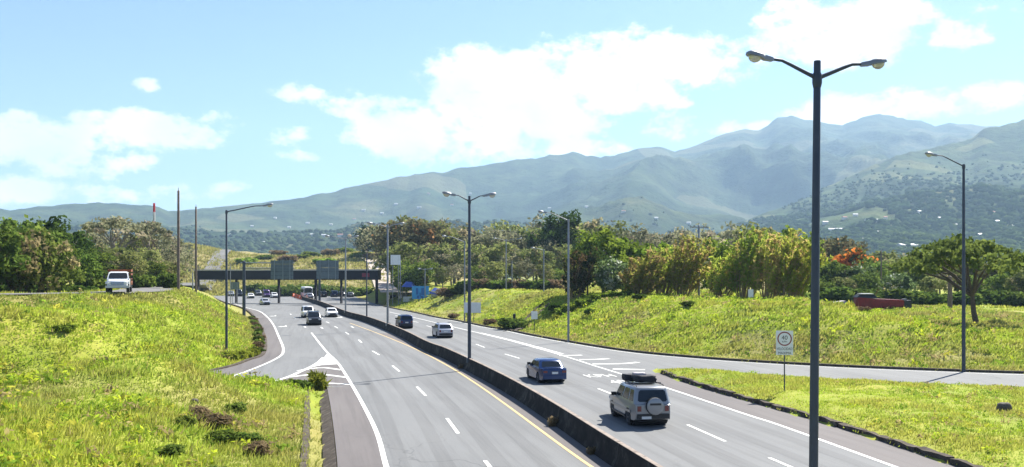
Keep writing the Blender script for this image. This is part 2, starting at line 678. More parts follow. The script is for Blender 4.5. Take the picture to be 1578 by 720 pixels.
def raw_mesh(name, V, F, mat, col=None, attr=None):
    """fast mesh from numpy: V (n,3), F (m,k) all faces with k corners"""
    me = bpy.data.meshes.new(name)
    k = F.shape[1]
    me.vertices.add(len(V))
    me.vertices.foreach_set('co', np.asarray(V, np.float32).ravel())
    me.loops.add(F.size)
    me.loops.foreach_set('vertex_index', np.asarray(F, np.int32).ravel())
    me.polygons.add(len(F))
    me.polygons.foreach_set('loop_start', np.arange(0, F.size, k, dtype=np.int32))
    me.update(calc_edges=True)
    if col is not None:
        a = me.attributes.new('col', 'FLOAT_COLOR', 'POINT')
        a.data.foreach_set('color', np.concatenate([col, np.ones((len(col), 1))], 1).astype(np.float32).ravel())
    if attr is not None:
        for nm, val in attr.items():
            a = me.attributes.new(nm, 'FLOAT', 'POINT')
            a.data.foreach_set('value', val.astype(np.float32))
    me.materials.append(MATS[mat] if isinstance(mat, str) else mat)
    return me


def text_mesh(name, body, size, mat):
    cu = bpy.data.curves.new(name, 'FONT')
    cu.body = body
    cu.size = size
    cu.align_x = 'CENTER'
    cu.align_y = 'CENTER'
    o = bpy.data.objects.new(name + '_tmp', cu)
    COL.objects.link(o)
    dg = bpy.context.evaluated_depsgraph_get()
    me = bpy.data.meshes.new_from_object(o.evaluated_get(dg))
    bpy.data.objects.remove(o)
    bpy.data.curves.remove(cu)
    me.name = name
    me.materials.clear()
    me.materials.append(MATS[mat])
    return me

# ------------------------------------------------------------------ the road plan (metres, camera at the origin, +Y ahead)
BAR = smooth_line([(11.5, -5), (8.85, 8), (6.45, 20.5), (3.95, 34), (1.95, 45.2), (0.2, 54), (-1.4, 61.2), (-2.85, 67.3), (-5.5, 78.1),
                   (-7.6, 85.3), (-11.45, 101.5), (-15.7, 117.6), (-21.3, 137), (-27.8, 156.9), (-41, 204), (-56.3, 253.7), (-75, 312)], 1.0)


def bar_x(y):
    return np.interp(y, BAR[:, 1], BAR[:, 0])


def heading(y):
    return math.atan2(float(bar_x(y + 3) - bar_x(y - 3)), 6.0)      # angle of the road from +Y towards +X


EDGE_L = smooth_line([(-2.2, 10), (-3.6, 20), (-5.0, 27), (-6.4, 34.5), (-8.9, 46.5), (-11.4, 58)], 1.0)
RAMP_L_NEAR = smooth_line([(-15.8, 58.6), (-18.0, 55.6), (-24, 50.6), (-34, 44), (-50, 36), (-75, 26)], 1.0)
RAMP_L_FAR = smooth_line([(-78, 34), (-52, 44), (-36, 52), (-27, 58.5), (-22.8, 64), (-21.2, 70), (-21.2, 76), (-21.8, 83.2), (-27.7, 105.7),
                          (-39.9, 147), (-53.7, 189), (-72, 235), (-96, 300)], 1.0)
EDGE_R_FAR = smooth_line([(-52, 305), (-42, 262), (-29.7, 211), (-23.5, 188), (-17.8, 170), (-11.7, 149), (-8.3, 140), (-3.5, 124), (-.7, 116.7), (2.1, 107),
                          (5.6, 96.7), (10.4, 84.8), (15.2, 78.3), (19.1, 74.6), (25.1, 70.5), (32.2, 67.2), (35.9, 65.9), (50, 61.5), (90, 52)], 1.0)
RAMP_R_NEAR = smooth_line([(88, 42), (50, 50.5), (30.7, 56.6), (21.3, 60.6), (17.2, 63.2), (13.0, 66.3), (10.3, 68.2)], 1.0)
EDGE_R = smooth_line([(10.3, 67.2), (11.2, 60), (12.7, 52.6), (14.2, 46), (15.3, 40), (16.1, 34.3), (17.4, 24), (19.0, 10)], 1.0)
ASPHALT = np.concatenate([EDGE_L, RAMP_L_NEAR, RAMP_L_FAR, EDGE_R_FAR, RAMP_R_NEAR, EDGE_R])
APOLY = [tuple(p) for p in ASPHALT[::3]]
BARP = [tuple(p) for p in BAR]


def left_ramp_mid(x):
    return np.interp(x, [-80, -51, -35, -25.5, -20, -16, -10], [30, 40, 48, 54.5, 60, 64, 64])


def right_ramp_mid(x):
    return np.interp(x, [8, 11, 16, 24, 33, 50, 90], [72, 74, 69.5, 65, 61.5, 56, 47])


SIDE = [(-80, 66), (-53, 77), (-42, 84), (-38, 92), (-41, 106), (-52, 130), (-68, 160), (-84, 200), (-98, 240)]


def terrain(X, Y, detail=True):
    """height of the ground outside the asphalt; below the asphalt it drops a little"""
    X = np.asarray(X, float)
    Y = np.asarray(Y, float)
    ins = in_poly(X, Y, APOLY)
    d = np.where(ins, 0, seg_dist(X, Y, APOLY))
    left = X < bar_x(np.clip(Y, 0, 312))
    mound = left & (Y < left_ramp_mid(X)) & (Y < 64)
    island = (~left) & (Y < right_ramp_mid(X)) & (X > 9) & (Y < 80)
    bankl = left & ~mound
    n1 = fbm(X * 0.11, Y * 0.11, 4)
    n2 = fbm(X * 0.55 + 40, Y * 0.55, 3)
    h_m = np.where(d < 1.15, -0.28 * S(d / 0.35), -0.28 + 0.36 * S((d - 1.05) / 0.3) + 2.15 * S((d - 1.3) / 10.0)) + 0.35 * S((d - 3) / 5) * n1
    # towards the hidden cut the mound keeps a low rim instead of the ditch
    dr = seg_dist(X, Y, [tuple(p) for p in RAMP_L_NEAR[::3]], False)
    nose = S((Y - 50) / 7) * S((-X - 10.5) / 2)
    h_m2 = 0.12 + 2.5 * S((np.minimum(d, dr) - 0.2) / 6.5)
    h_m = h_m * (1 - nose) + h_m2 * nose + 1.3 * np.exp(-((X + 19) ** 2 + (Y - 46.5) ** 2) / 20.0) * S(d / 3)
    plat = 4.55 - 0.5 * S((Y - 120) / 80)
    h_l = -0.1 + plat * S((d - 0.6) / 10.5) + 0.45 * S((d - 2) / 6) * n1
    ws = 1 - S((seg_dist(X, Y, SIDE, False) - 3.3) / 3.4)
    h_l = h_l * (1 - ws) + (5.15 - 0.7 * S((Y - 120) / 80)) * ws
    h_i = 0.10 + 0.32 * S(d / 2.2) + 0.12 * n1
    pr = 4.0 - 2.0 * S((X - 24 - 0.05 * Y) / 12)
    h_r = 0.02 + pr * S((d - 0.9) / 12.5) + 0.30 * S((d - 2) / 5) * n1
    far = S((Y - 300) / 20)
    h = np.where(mound, h_m, np.where(island, h_i, np.where(bankl, h_l, h_r)))
    hill = 15.0 * S((Y - 300) / 125) * S((X + 215) / 60) * S((-22 - X) / 14) * (1 + 0.10 * fbm(X * 0.03, Y * 0.03, 3)) * (1 - S((Y - 620) / 200))
    gap = S((Y - 296) / 14)
    h = h * (1 - gap * S((90 - np.abs(X + 60)) / 30)) + hill + gap * 0.4
    if detail:
        h = h + (0.10 + 0.14 * (~left) * (~island)) * n2 * S((d - 1.5) / 2) + 0.06 * fbm(X * 1.6, Y * 1.6, 2) * S((d - 1.5) / 2)
    h = np.where(ins, -0.16, h)
    return h


def hz(x, y):
    return float(terrain(np.array([x]), np.array([y]), False)[0])


def pt(px, Y):
    """standing point in the photo column px at the distance Y"""
    x = (px - CX) / FPX * Y
    return (x, Y, hz(x, Y))


def top_z(py, Y):
    return CAM_H + (HY - py) / FPX * Y


def grow(a, b, s0, k):
    out, s = [a], s0
    while out[-1] < b:
        out.append(out[-1] + s)
        s *= k
    return out


ys = np.array(list(np.arange(2, 130, 0.6)) + list(np.arange(130, 330, 2.0)) + grow(330, 5300, 5, 1.12))
xs = np.array([-v for v in grow(72, 5000, 2, 1.16)][::-1] + list(np.arange(-71.4, 60, 0.62)) + grow(60, 5000, 2, 1.16))
GX, GY = np.meshgrid(xs, ys)
TH = terrain(GX.ravel(), GY.ravel())
nx, ny = len(xs), len(ys)
idx = np.arange(nx * ny).reshape(ny, nx)
TF = np.stack([idx[:-1, :-1], idx[:-1, 1:], idx[1:, 1:], idx[1:, :-1]], -1).reshape(-1, 4)
gx, gy = GX.ravel(), GY.ravel()


def dryness(x, y):
    a = fbm(x * 0.09 + 5, y * 0.09, 4)
    d = 0.85 * S((y - 285) / 25) * S((700 - y) / 100)
    d = np.maximum(d, 0.55 * S((a - 0.18) / 0.35))
    bank = S(1 - np.abs(x + 0.30 * y - 4.0) / 6.0) * S((y - 85) / 10) * 0.8
    rb = S(1 - seg_dist(np.asarray(x, float), np.asarray(y, float), [tuple(p) for p in EDGE_R_FAR[::6]], False) / 4.5) * 0.7
    return np.clip(np.maximum(np.maximum(d, bank), rb), 0, 1)


me = raw_mesh('ground', np.stack([gx, gy, TH], 1), TF, 'ground', attr={'dry': dryness(gx, gy)})
me.shade_smooth()
tag(link('ground', me), 'sloping ground of grassy banks and verges', None, kind='structure')


# asphalt sheet and shoulders
def ribbon(line, off0, off1, z0, z1=None):
    """strip beside a polyline between two sideways offsets (positive = right of travel)"""
    line = np.asarray(line, float)
    t = np.gradient(line, axis=0)
    t /= np.linalg.norm(t, axis=1)[:, None] + 1e-9
    nrm = np.stack([t[:, 1], -t[:, 0]], 1)
    a, b = line + nrm * off0, line + nrm * off1
    z1 = z0 if z1 is None else z1
    n = len(line)
    vs = [(p[0], p[1], z0) for p in a] + [(p[0], p[1], z1) for p in b]
    fs = [(i, i + 1, n + i + 1, n + i) for i in range(n - 1)]
    return vs, fs


mb = MB()
mb.add([(p[0], p[1], 0.0) for p in ASPHALT], [tuple(range(len(ASPHALT)))])
road = mb.build('road', 'asphalt')
tag(road, 'grey asphalt motorway with slip roads on both sides', None, kind='structure')


def px_line(pts, step=0.7):
    return smooth_line([G(*p) for p in pts], step)


WHITE_L = px_line([(652, 900), (622, 800), (595.5, 720), (582, 671), (564.4, 633), (542, 593), (521, 560), (505.5, 544.4), (494, 531), (480, 513)])
WHITE_RAMP = px_line([(352, 466), (366, 470), (380, 474.4), (400, 480), (413, 490), (422, 502), (430, 520), (435.5, 533), (436.5, 541), (433, 548), (415.5, 558), (384, 571), (360, 579), (330, 586)])
YELLOW_L = px_line([(1230, 900), (1050, 800), (912, 720), (780, 624), (730, 589), (685.6, 561.4), (638, 537), (594, 518.6), (561, 506), (539, 498)])
WHITE_R = px_line([(1760, 860), (1380, 720), (1200, 655), (1150, 639), (1028.7, 598.4), (975.5, 582), (916.5, 564), (888, 554.7), (850, 543), (823, 535.5), (780, 523.5), (737, 513), (690, 502), (640, 490), (600, 481)])

# darker shoulders outside the edge lines
def shoulder(name, inner, outer):
    n = 60
    r = lambda L: np.stack([np.interp(np.linspace(0, 1, n), np.linspace(0, 1, len(L)), L[:, k]) for k in (0, 1)], 1)
    a, b = r(np.asarray(inner)), r(np.asarray(outer))
    m = MB()
    m.add([(p[0], p[1], 0.004) for p in a] + [(p[0], p[1], 0.004) for p in b], [(i, i + 1, n + i + 1, n + i) for i in range(n - 1)])
    return m.build(name, 'shoulder', road)


wl = WHITE_L[(WHITE_L[:, 1] < 59)]
shoulder('shoulder', wl, [(np.interp(y, EDGE_L[:, 1], EDGE_L[:, 0]), y) for y in np.linspace(wl[0, 1], 58, 40)])
wr = WHITE_R[(WHITE_R[:, 1] < 66)]
shoulder('shoulder', wr, [(np.interp(y, EDGE_R[::-1, 1], EDGE_R[::-1, 0]), y) for y in np.linspace(wr[0, 1], 66, 40)])
wr2 = WHITE_RAMP[(WHITE_RAMP[:, 1] > 64)]
shoulder('shoulder', wr2, [(np.interp(y, RAMP_L_FAR[:, 1], RAMP_L_FAR[:, 0]), y) for y in np.linspace(wr2[0, 1], 64, 60)])
# gore aprons of the older, darker asphalt
gm = MB()
gl = px_line([(505, 544), (494, 556), (482, 564), (465, 572), (447, 580), (425, 587), (403, 594)])
gr = WHITE_L[(WHITE_L[:, 1] < 83.0) & (WHITE_L[:, 1] > 58.5)][::-1]
gm.add([(p[0], p[1], 0.0035) for p in gl] + [(p[0], p[1], 0.0035) for p in gr[::-1]], [tuple(range(len(gl) + len(gr)))])
gm.build('gore_apron', 'shoulder', road)
bl = BAR[(BAR[:, 1] > 5) & (BAR[:, 1] < 110)]
yl = YELLOW_L[(YELLOW_L[:, 1] < 112)]
shoulder('median_strip', yl, bl)


# wheel tracks worn into the lanes
tl = BAR[(BAR[:, 1] > 8) & (BAR[:, 1] < 150)]
for off in (-2.55, -4.15, -6.15, -7.8, 3.0, 4.7, 7.1, 8.8):
    m = MB()
    m.add(*ribbon(tl, off - .30, off + .30, 0.003))
    m.build('wheel_track', 'track', road)


# painted markings, 8 mm above the asphalt
def stripe(name, line, w, mat='white_paint', z=0.009):
    m = MB()
    m.add(*ribbon(line, -w / 2, w / 2, z))
    return m.build(name, mat, road)


stripe('edge_line', WHITE_L, 0.20)
stripe('edge_line', WHITE_RAMP, 0.22)
stripe('edge_line', YELLOW_L, 0.15, 'yellow_paint')
stripe('edge_line', WHITE_R, 0.20)
yr = BAR[(BAR[:, 1] > 4) & (BAR[:, 1] < 200)]
m = MB()
m.add(*ribbon(yr, 0.72, 0.88, 0.009))
m.build('edge_line', 'yellow_paint', road)
stripe('edge_line', EDGE_R_FAR[(EDGE_R_FAR[:, 1] < 150)] * 1.0 - np.array([0.28, 0.75]), 0.16)
stripe('edge_line', RAMP_R_NEAR[:-3] + np.array([0.1, 0.55]), 0.12)


def dash(pxy, half, w=0.16):
    x, y = G(*pxy)
    a = heading(y)
    dx, dy = math.sin(a), math.cos(a)
    return stripe('lane_dash', np.array([(x - dx * half, y - dy * half), (x, y), (x + dx * half, y + dy * half)]), w)


for p in [(762, 729), (697, 656), (649, 603), (610, 568), (579, 544), (555, 526), (534.8, 513.7), (518, 504.4), (505, 497), (495, 490)]:
    dash(p, 2.2)
for p in [(1228, 724), (1087, 667), (939, 606), (855, 573), (789, 549), (740, 533), (662, 503.5), (640, 496), (612, 487)]:
    dash(p, 2.2)
for p in [(470, 504), (496, 505.5), (454.6, 490), (448, 484.5), (543, 504.2)]:
    dash(p, 1.7, 0.2)

# left gore: solid nose, side line and bars
m = MB()
nose = [G(505, 544), G(512, 553), G(520, 561.5), G(508, 562), G(495, 563), G(481, 566), G(490, 560.5), G(498, 553)]
m.add([(p[0], p[1], 0.012) for p in nose], [tuple(range(len(nose)))])
m.build('gore_nose', 'white_paint', road)
stripe('gore_line', gl[6:], 0.32)
for L in ([(460, 572), (478, 568.5), (500, 567), (527, 570.5)], [(445, 581.5), (470, 578.5), (493, 577), (535, 582)],
          [(405, 594), (420, 592.5), (434, 592)], [(486, 590.5), (510, 591), (541, 593)]):
    stripe('gore_bar', px_line(L), 0.42, z=0.013)
# right gore bars
for L in ([(862, 548.3), (880, 548), (897, 547.6)], [(893, 554.5), (918, 554.2), (938, 553)], [(913, 561.2), (950, 561), (970, 560), (983, 558.5)], [(944, 569), (970, 569.5), (994, 570)]):
    stripe('gore_bar', px_line(L), 0.55, z=0.013)
stripe('gore_line', px_line([(740, 513.4), (790, 525.5), (830, 536), (866, 546)]), 0.5, z=0.0125)


def arrow(pxy, turn):
    x, y = G(*pxy)
    a = heading(y) + math.pi
    m = MB()
    s = [(-.09, -2.2), (.09, -2.2), (.09, -.3), (.62, .25), (.62, -.15), (1.15, .75), (.62, 1.6), (.62, 1.15), (.30, 1.15), (-.09, .5)]
    m.add([(q[0] * turn, q[1], 0.01) for q in s], [tuple(range(len(s)))])
    o = m.build('lane_arrow', 'white_paint', road, loc=(x, y, 0))
    o.rotation_euler = (0, 0, -a)


arrow((425, 487), 1)
arrow((441, 503), 1)
arrow((527, 489), 1)
for (body, pxy, sx, sy) in [('KPH', (925, 579.5), 0.9, 2.0), ('40', (954, 589), 0.95, 2.1), ('KPH', (838, 580), 0.9, 2.0), ('40', (842, 588), 1.15, 2.2)]:
    x, y = G(*pxy)
    o = link('painted_text', text_mesh('painted_text', body, 1.25, 'white_paint'), road, (x, y, 0.0105))
    o.scale = (sx, sy, 1)
    o.rotation_euler = (0, 0, -heading(y))

# other road surfaces draped on the banks
def draped(name, line, w, mat, label, lift=0.07):
    line = smooth_line(line, 1.0)
    t = np.gradient(line, axis=0)
    t /= np.linalg.norm(t, axis=1)[:, None]
    nrm = np.stack([t[:, 1], -t[:, 0]], 1)
    ks = np.linspace(-0.5, 0.5, 7)
    rows = [line + nrm * (k * w) for k in ks]
    V = np.concatenate(rows)
    base = terrain(V[:, 0], V[:, 1], False)
    n = len(line)
    mid = base.reshape(7, n)
    Z = (np.maximum(mid, mid.max(0)[None, :] - 0.15) + lift).ravel()
    F = [(r * n + i, r * n + i + 1, (r + 1) * n + i + 1, (r + 1) * n + i) for r in range(6) for i in range(n - 1)]
    m = MB()
    m.add([tuple(q) for q in np.column_stack([V, Z])], F)
    o = m.build(name, mat)
    tag(o, label, None, kind='structure')
    return o


draped('side_road', SIDE, 6.0, 'lane_old', 'narrow grey side road curving over the left bank', 0.10)
draped('climbing_road', [(-75.5, 214), (-86, 246), (-100, 300), (-115, 360), (-129, 420), (-138, 450)], 6.0, 'lane_old', 'grey road climbing the dry hill beyond the left end of the beam', 0.35)
draped('dirt_path', [(-25.5, 212), (-32, 250), (-38, 290), (-42.5, 320), (-48.5, 350), (-54.5, 378), (-61, 400)], 8.0, 'dirt_path', 'pale bare earth track climbing beyond the overhead beam', 0.4)

# kerb along the right bank
def solid_ribbon(line, off0, off1, z0, z1, mat, name, parent=None):
    a, fa = ribbon(line, off0, off1, z1)
    n = len(line)
    vs = a + [(p[0], p[1], z0) for p in a]
    fs = list(fa)
    for i in range(n - 1):
        fs.append((i, 2 * n + i, 2 * n + i + 1, i + 1))
        fs.append((n + i, n + i + 1, 3 * n + i + 1, 3 * n + i))
    fs.append((0, n, 3 * n, 2 * n))
    fs.append((n - 1, 3 * n - 1, 4 * n - 1, 2 * n - 1))
    m = MB()
    m.add(vs, fs)
    return m.build(name, mat, parent)


k = solid_ribbon(EDGE_R_FAR[EDGE_R_FAR[:, 1] < 215], -0.25, 0.02, -0.2, 0.17, 'kerb', 'kerb')
tag(k, 'dark weathered kerb at the foot of the right bank', None, kind='structure')
k = solid_ribbon(RAMP_L_FAR[RAMP_L_FAR[:, 1] > 60][::-1], -0.02, 0.3, -0.2, 0.10, 'kerb', 'kerb')
tag(k, 'dark overgrown kerb around the left slip road', None, kind='structure')

# island kerb: rough blocks one after the other
isl = tag(link('kerb', None), 'rough dark stone kerb edging the grass island', None, kind='structure')
L = EDGE_R[::-1]
L = L[(L[:, 1] > 12)]
Ls = smooth_line(L[::4], 2.0)
blocks = []
for v_ in range(3):
    m = MB()
    m.box(-0.17, 0.17, -1.01, 1.01, -0.3, 0.22)
    me = m.mesh('kerb_stone', 'kerb')
    bm = bmesh.new()
    bm.from_mesh(me)
    bmesh.ops.subdivide_edges(bm, edges=[e for e in bm.edges if e.calc_length() > 0.8], cuts=3)
    for q in bm.verts:
        if q.co.z > 0:
            q.co += Vector((random.uniform(-.035, .035), random.uniform(-.01, .01), random.uniform(-.045, .035)))
    bm.to_mesh(me)
    bm.free()
    blocks.append(me)
for i in range(len(Ls) - 1):
    c = (Ls[i] + Ls[i + 1]) / 2
    d = Ls[i + 1] - Ls[i]
    o = link('kerb_stone', blocks[i % 3], isl, (c[0] + 0.2, c[1], random.uniform(-.03, .03)))
    o.rotation_euler = (0, random.uniform(-.04, .04), -math.atan2(d[0], d[1]) + random.uniform(-.02, .02))

# concrete-lined ditch at the foot of the left mound
dt = tag(link('drainage_ditch', None), 'overgrown concrete drainage ditch beside the left shoulder', None, kind='structure')
el = EDGE_L[(EDGE_L[:, 1] > 11) & (EDGE_L[:, 1] < 57.5)]
m = MB()
m.add(*ribbon(el, -0.03, -0.52, 0.035, -0.20))
m.build('ditch_wall', 'kerb', dt)
m = MB()
m.add(*ribbon(el, -1.02, -1.10, -0.26, 0.10))
m.add(*ribbon(el, -1.10, -1.34, 0.10, 0.13))
m.build('ditch_lip', 'kerb', dt)


# ------------------------------------------------------------------ mountains
def mountain(name, crest, d0, d1, mat, nx=420, nr=150, seed=0.0, gp=0.85, amp=0.24, label=''):
    cx = np.array([c[0] for c in crest], float)
    cy = np.array([c[1] for c in crest], float)
    px = np.linspace(cx[0], cx[-1], nx)
    py = np.interp(px, cx, cy)
    ang = (HY - py) / FPX                          # height per metre ahead at the crest
    ang = ang * (1 + 0.018 * fbm(px * 0.045 + seed, px * 0 + 2.2, 4))
    t = np.concatenate([np.linspace(0, 1, nr), [1.04, 1.10, 1.2]])
    A, T = np.meshgrid(ang, t)
    PX, _ = np.meshgrid(px, t)
    D0 = np.interp(PX, [c[0] for c in d0], [c[1] for c in d0])
    D1 = np.interp(PX, [c[0] for c in d1], [c[1] for c in d1])
    D = D0 + (D1 - D0) * T
    X = (PX - CX) / FPX * D
    g = np.where(T <= 1, np.clip(T, 0, 1) ** gp, 1 - (T - 1) * 2.2)
    nz = ridged(X * 0.0011 + seed, D * 0.0007, 5) - 0.5
    n3 = fbm(X * 0.006 + seed, D * 0.006, 4)
    env = np.where(T <= 1, np.sin(np.pi * np.clip(T, 0, 1)), 0)
    frac = g + amp * nz * env + 0.025 * n3 * env
    frac = np.where(T < 1, np.minimum(frac, 0.985 + 0.015 * T), frac)
    Z = CAM_H + A * D * frac - 16 * (1 - S(T / 0.06))
    V = np.stack([X, D, Z], -1).reshape(-1, 3)
    n_t = len(t)
    idm = np.arange(n_t * nx).reshape(n_t, nx)
    F = np.stack([idm[:-1, :-1], idm[:-1, 1:], idm[1:, 1:], idm[1:, :-1]], -1).reshape(-1, 4)
    me = raw_mesh(name, V, F, mat)
    me.shade_smooth()
    o = tag(link(name, me), label, None, kind='structure')
    return dict(px=px, X=X, D=D, Z=Z, o=o)


CREST_MAIN = [(-700, 340), (-300, 330), (0, 323), (40, 322), (80, 318), (150, 311), (200, 316), (235, 318), (260, 325), (300, 323), (345, 318), (430, 310), (470, 304), (500, 297), (540, 290),
              (600, 274), (640, 270), (700, 262), (760, 252), (800, 247), (850, 237), (880, 236), (905, 241), (940, 240), (965, 232), (985, 226), (1010, 226), (1040, 233), (1060, 229), (1080, 222),
              (1120, 207), (1140, 203), (1165, 202), (1190, 187), (1215, 180), (1240, 183), (1270, 187), (1300, 190), (1330, 180), (1350, 177), (1400, 181), (1420, 185), (1440, 191), (1490, 190),
              (1520, 195), (1600, 200), (1800, 230), (2300, 280)]
MT_MAIN = mountain('mountain', CREST_MAIN, [(-700, 1100), (500, 1100), (2300, 2400)], [(-700, 3000), (300, 3200), (700, 3900), (1200, 5000), (2300, 5300)], 'hill_far', seed=3.1, label='long hazy forested mountain range rising to the right')
CREST_NEAR = [(1040, 392), (1090, 372), (1130, 348), (1180, 328), (1230, 310), (1270, 290), (1300, 276), (1340, 258), (1380, 241), (1420, 232), (1450, 226), (1490, 215), (1520, 200), (1545, 190), (1578, 184), (1650, 176), (1800, 160), (2300, 190)]
MT_NEAR = mountain('mountain', CREST_NEAR, [(1040, 1000), (2300, 900)], [(1040, 2000), (1250, 2500), (1578, 3000), (2300, 3200)], 'hill_near', nx=300, nr=150, seed=11.7, gp=0.95, amp=0.20, label='nearer green mountain slope at the right edge of view')


def on_mountain(mt, px, py):
    """point of the slope seen in that photo pixel"""
    j = int(np.clip(np.searchsorted(mt['px'], px), 0, len(mt['px']) - 1))
    row = HY - (mt['Z'][:, j] - CAM_H) / mt['D'][:, j] * FPX
    i = int(np.argmax(row <= py)) if (row <= py).any() else len(row) - 4
    return mt['X'][i, j], mt['D'][i, j], mt['Z'][i, j]


# canopy of the far woods: uneven tree tops covering the slopes
def canopy(name, mt, n, dmax, size, label, seed, cols):
    r = np.random.default_rng(seed)
    nt, nc = mt['X'].shape
    D = mt['D']
    ok = np.argwhere((D < dmax) & (mt['Z'] > -5))
    # the nearer rows are denser in metres, spread by area
    w = (D[ok[:, 0], ok[:, 1]]) ** 1.0
    ch = ok[r.choice(len(ok), n, p=w / w.sum())]
    u, v = r.random(n), r.random(n)
    i = np.clip(ch[:, 0], 0, nt - 5)
    j = np.clip(ch[:, 1], 0, nc - 2)

    def lerp(M):
        return (M[i, j] * (1 - u) + M[i, j + 1] * u) * (1 - v) + (M[i + 1, j] * (1 - u) + M[i + 1, j + 1] * u) * v
    P = np.stack([lerp(mt['X']), lerp(mt['D']), lerp(mt['Z'])], 1)
    patch = fbm(P[:, 0] * 0.005, P[:, 1] * 0.003, 3)
    keep = (patch > -0.62) & (r.random(n) > S((P[:, 1] - 0.55 * dmax) / (0.45 * dmax)))
    P, patch = P[keep], patch[keep]
    n = len(P)
    ph = (1 + 5 ** 0.5) / 2
    ico = np.array([(-1, ph, 0), (1, ph, 0), (-1, -ph, 0), (1, -ph, 0), (0, -1, ph), (0, 1, ph), (0, -1, -ph), (0, 1, -ph), (ph, 0, -1), (ph, 0, 1), (-ph, 0, -1), (-ph, 0, 1)]) / 1.9
    fc = np.array([(0, 11, 5), (0, 5, 1), (0, 1, 7), (0, 7, 10), (0, 10, 11), (1, 5, 9), (5, 11, 4), (11, 10, 2), (10, 7, 6), (7, 1, 8), (3, 9, 4), (3, 4, 2), (3, 2, 6), (3, 6, 8), (3, 8, 9), (4, 9, 5), (2, 4, 11), (6, 2, 10), (8, 6, 7), (9, 8, 1)])
    sz = size * (0.55 + 0.9 * r.random(n)) * (1 - 0.45 * S((P[:, 1] - 0.5 * dmax) / (0.5 * dmax)))
    V = ico[None] * (1 + 0.45 * (r.random((n, 12, 1)) - 0.5)) * sz[:, None, None] * np.array([1, 1, 0.8]) + P[:, None, :] + np.array([0, 0, 1.0]) * (sz * 0.35)[:, None, None]
    F = fc[None] + (np.arange(n) * 12)[:, None, None]
    tone = np.clip(0.5 + 0.5 * patch + 0.55 * (r.random(n) - 0.5), 0, 1)
    c0, c1 = np.array(cols[0]), np.array(cols[1])
    c = c0[None] + (c1 - c0)[None] * tone[:, None]
    C = np.repeat(c, 12, 0)
    me = raw_mesh(name, V.reshape(-1, 3), F.reshape(-1, 3), MATS['wood'], col=C)
    tag(link(name, me), label, 'woods', kind='stuff')


MATS['wood'] = mat_leaf('far_wood', 0.15, False)
canopy('distant_woods', MT_NEAR, 26000, 2700, 6.4, 'far woods covering the right mountain slope', 5, [(0.032, 0.060, 0.018), (0.070, 0.100, 0.028)])
canopy('distant_woods', MT_MAIN, 26000, 2500, 6.6, 'far woods covering the lower long mountain range', 6, [(0.030, 0.052, 0.020), (0.060, 0.085, 0.032)])


# ------------------------------------------------------------------ buildings far off in the valley
def far_building(px, py, wpx, mt, kind, i):
    x, y, z = on_mountain(mt, px, py)
    w = wpx * .8 / FPX * y
    dpt = max(8.0, w * random.uniform(.4, .6))
    hgt = max(3.2, min(9, w * 0.22))
    rz = random.uniform(-.35, .35)
    names = {'hall': ('warehouse', 'warehouse'), 'house': ('house', 'house')}
    o = thing(names[kind][0], 'x', names[kind][1], (x, y, z - 1.0), rz)
    m = MB()
    m.box(-w / 2, w / 2, -dpt / 2, dpt / 2, -3, hgt + 1)
    m.build('wall', 'wall_pale', o)
    rmat = ['roof_white', 'roof_white', 'roof_grey', 'roof_red'][i % 4] if kind == 'house' else 'roof_grey'
    m = MB()
    e, r = 0.6, hgt * 0.28 + 0.6
    z0 = hgt + 1.02
    m.add([(-w / 2 - e, -dpt / 2 - e, z0), (w / 2 + e, -dpt / 2 - e, z0), (w / 2 + e, dpt / 2 + e, z0), (-w / 2 - e, dpt / 2 + e, z0), (-w / 2 - e, 0, z0 + r), (w / 2 + e, 0, z0 + r)],
          [(0, 1, 5, 4), (3, 4, 5, 2), (0, 4, 3), (1, 2, 5), (0, 3, 2, 1)])
    m.build('roof', rmat, o)
    return o


specs = [(1286, 359, 28, 'hall', 'long white-roofed warehouse low on the slope right of the near lamp post'),
         (1340, 344, 24, 'hall', 'white warehouse roof higher up the right slope'),
         (1394, 385, 36, 'hall', 'broad white-roofed warehouse just above the trees left of the umbrella tree'),
         (1404, 341, 14, 'house', None), (1470, 352, 20, 'hall', 'pale warehouse left of the tall single lamp post on the far slope'), (1540, 344, 16, 'house', None),
         (1318, 334, 8, 'house', None), (1300, 338, 7, 'house', None), (1268, 347, 9, 'house', None), (1352, 362, 12, 'house', None), (1430, 368, 14, 'house', None),
         (1450, 372, 9, 'house', None), (1510, 365, 10, 'house', None), (1560, 352, 9, 'house', None), (1498, 340, 8, 'house', None), (1376, 352, 9, 'house', None), (1330, 372, 10, 'house', None),
         (1415, 330, 7, 'house', None), (1448, 341, 7, 'house', None), (1525, 330, 7, 'house', None), (1572, 372, 14, 'house', None), (1310, 352, 8, 'house', None), (1482, 362, 7, 'house', None), (1362, 338, 6, 'house', None)]
for i, (px, py, w, kd, lab) in enumerate(specs):
    o = far_building(px, py, w, MT_NEAR, kd, i)
    o['label'] = lab or 'small pale house far off on the right mountain slope'
    if not lab:
        o['group'] = 'small houses on the right mountain slope'
for i, (px, py, w) in enumerate([(398, 376, 14), (480, 364, 8), (500, 366, 18), (520, 367, 10), (445, 352, 6), (470, 346, 7), (560, 325, 7), (540, 340, 6), (610, 316, 7), (585, 330, 6), (640, 322, 8),
                                 (690, 318, 6), (420, 338, 5), (385, 350, 6), (350, 366, 7), (655, 300, 6), (720, 300, 5), (505, 348, 6), (1055, 345, 8), (960, 330, 7), (900, 320, 6), (1010, 338, 7), (840, 322, 6)]):
    o = far_building(px, py, w, MT_MAIN, 'house', i)
    o['label'] = 'small pale house far off on the long mountain range'
    o['group'] = 'small houses on the long mountain range'

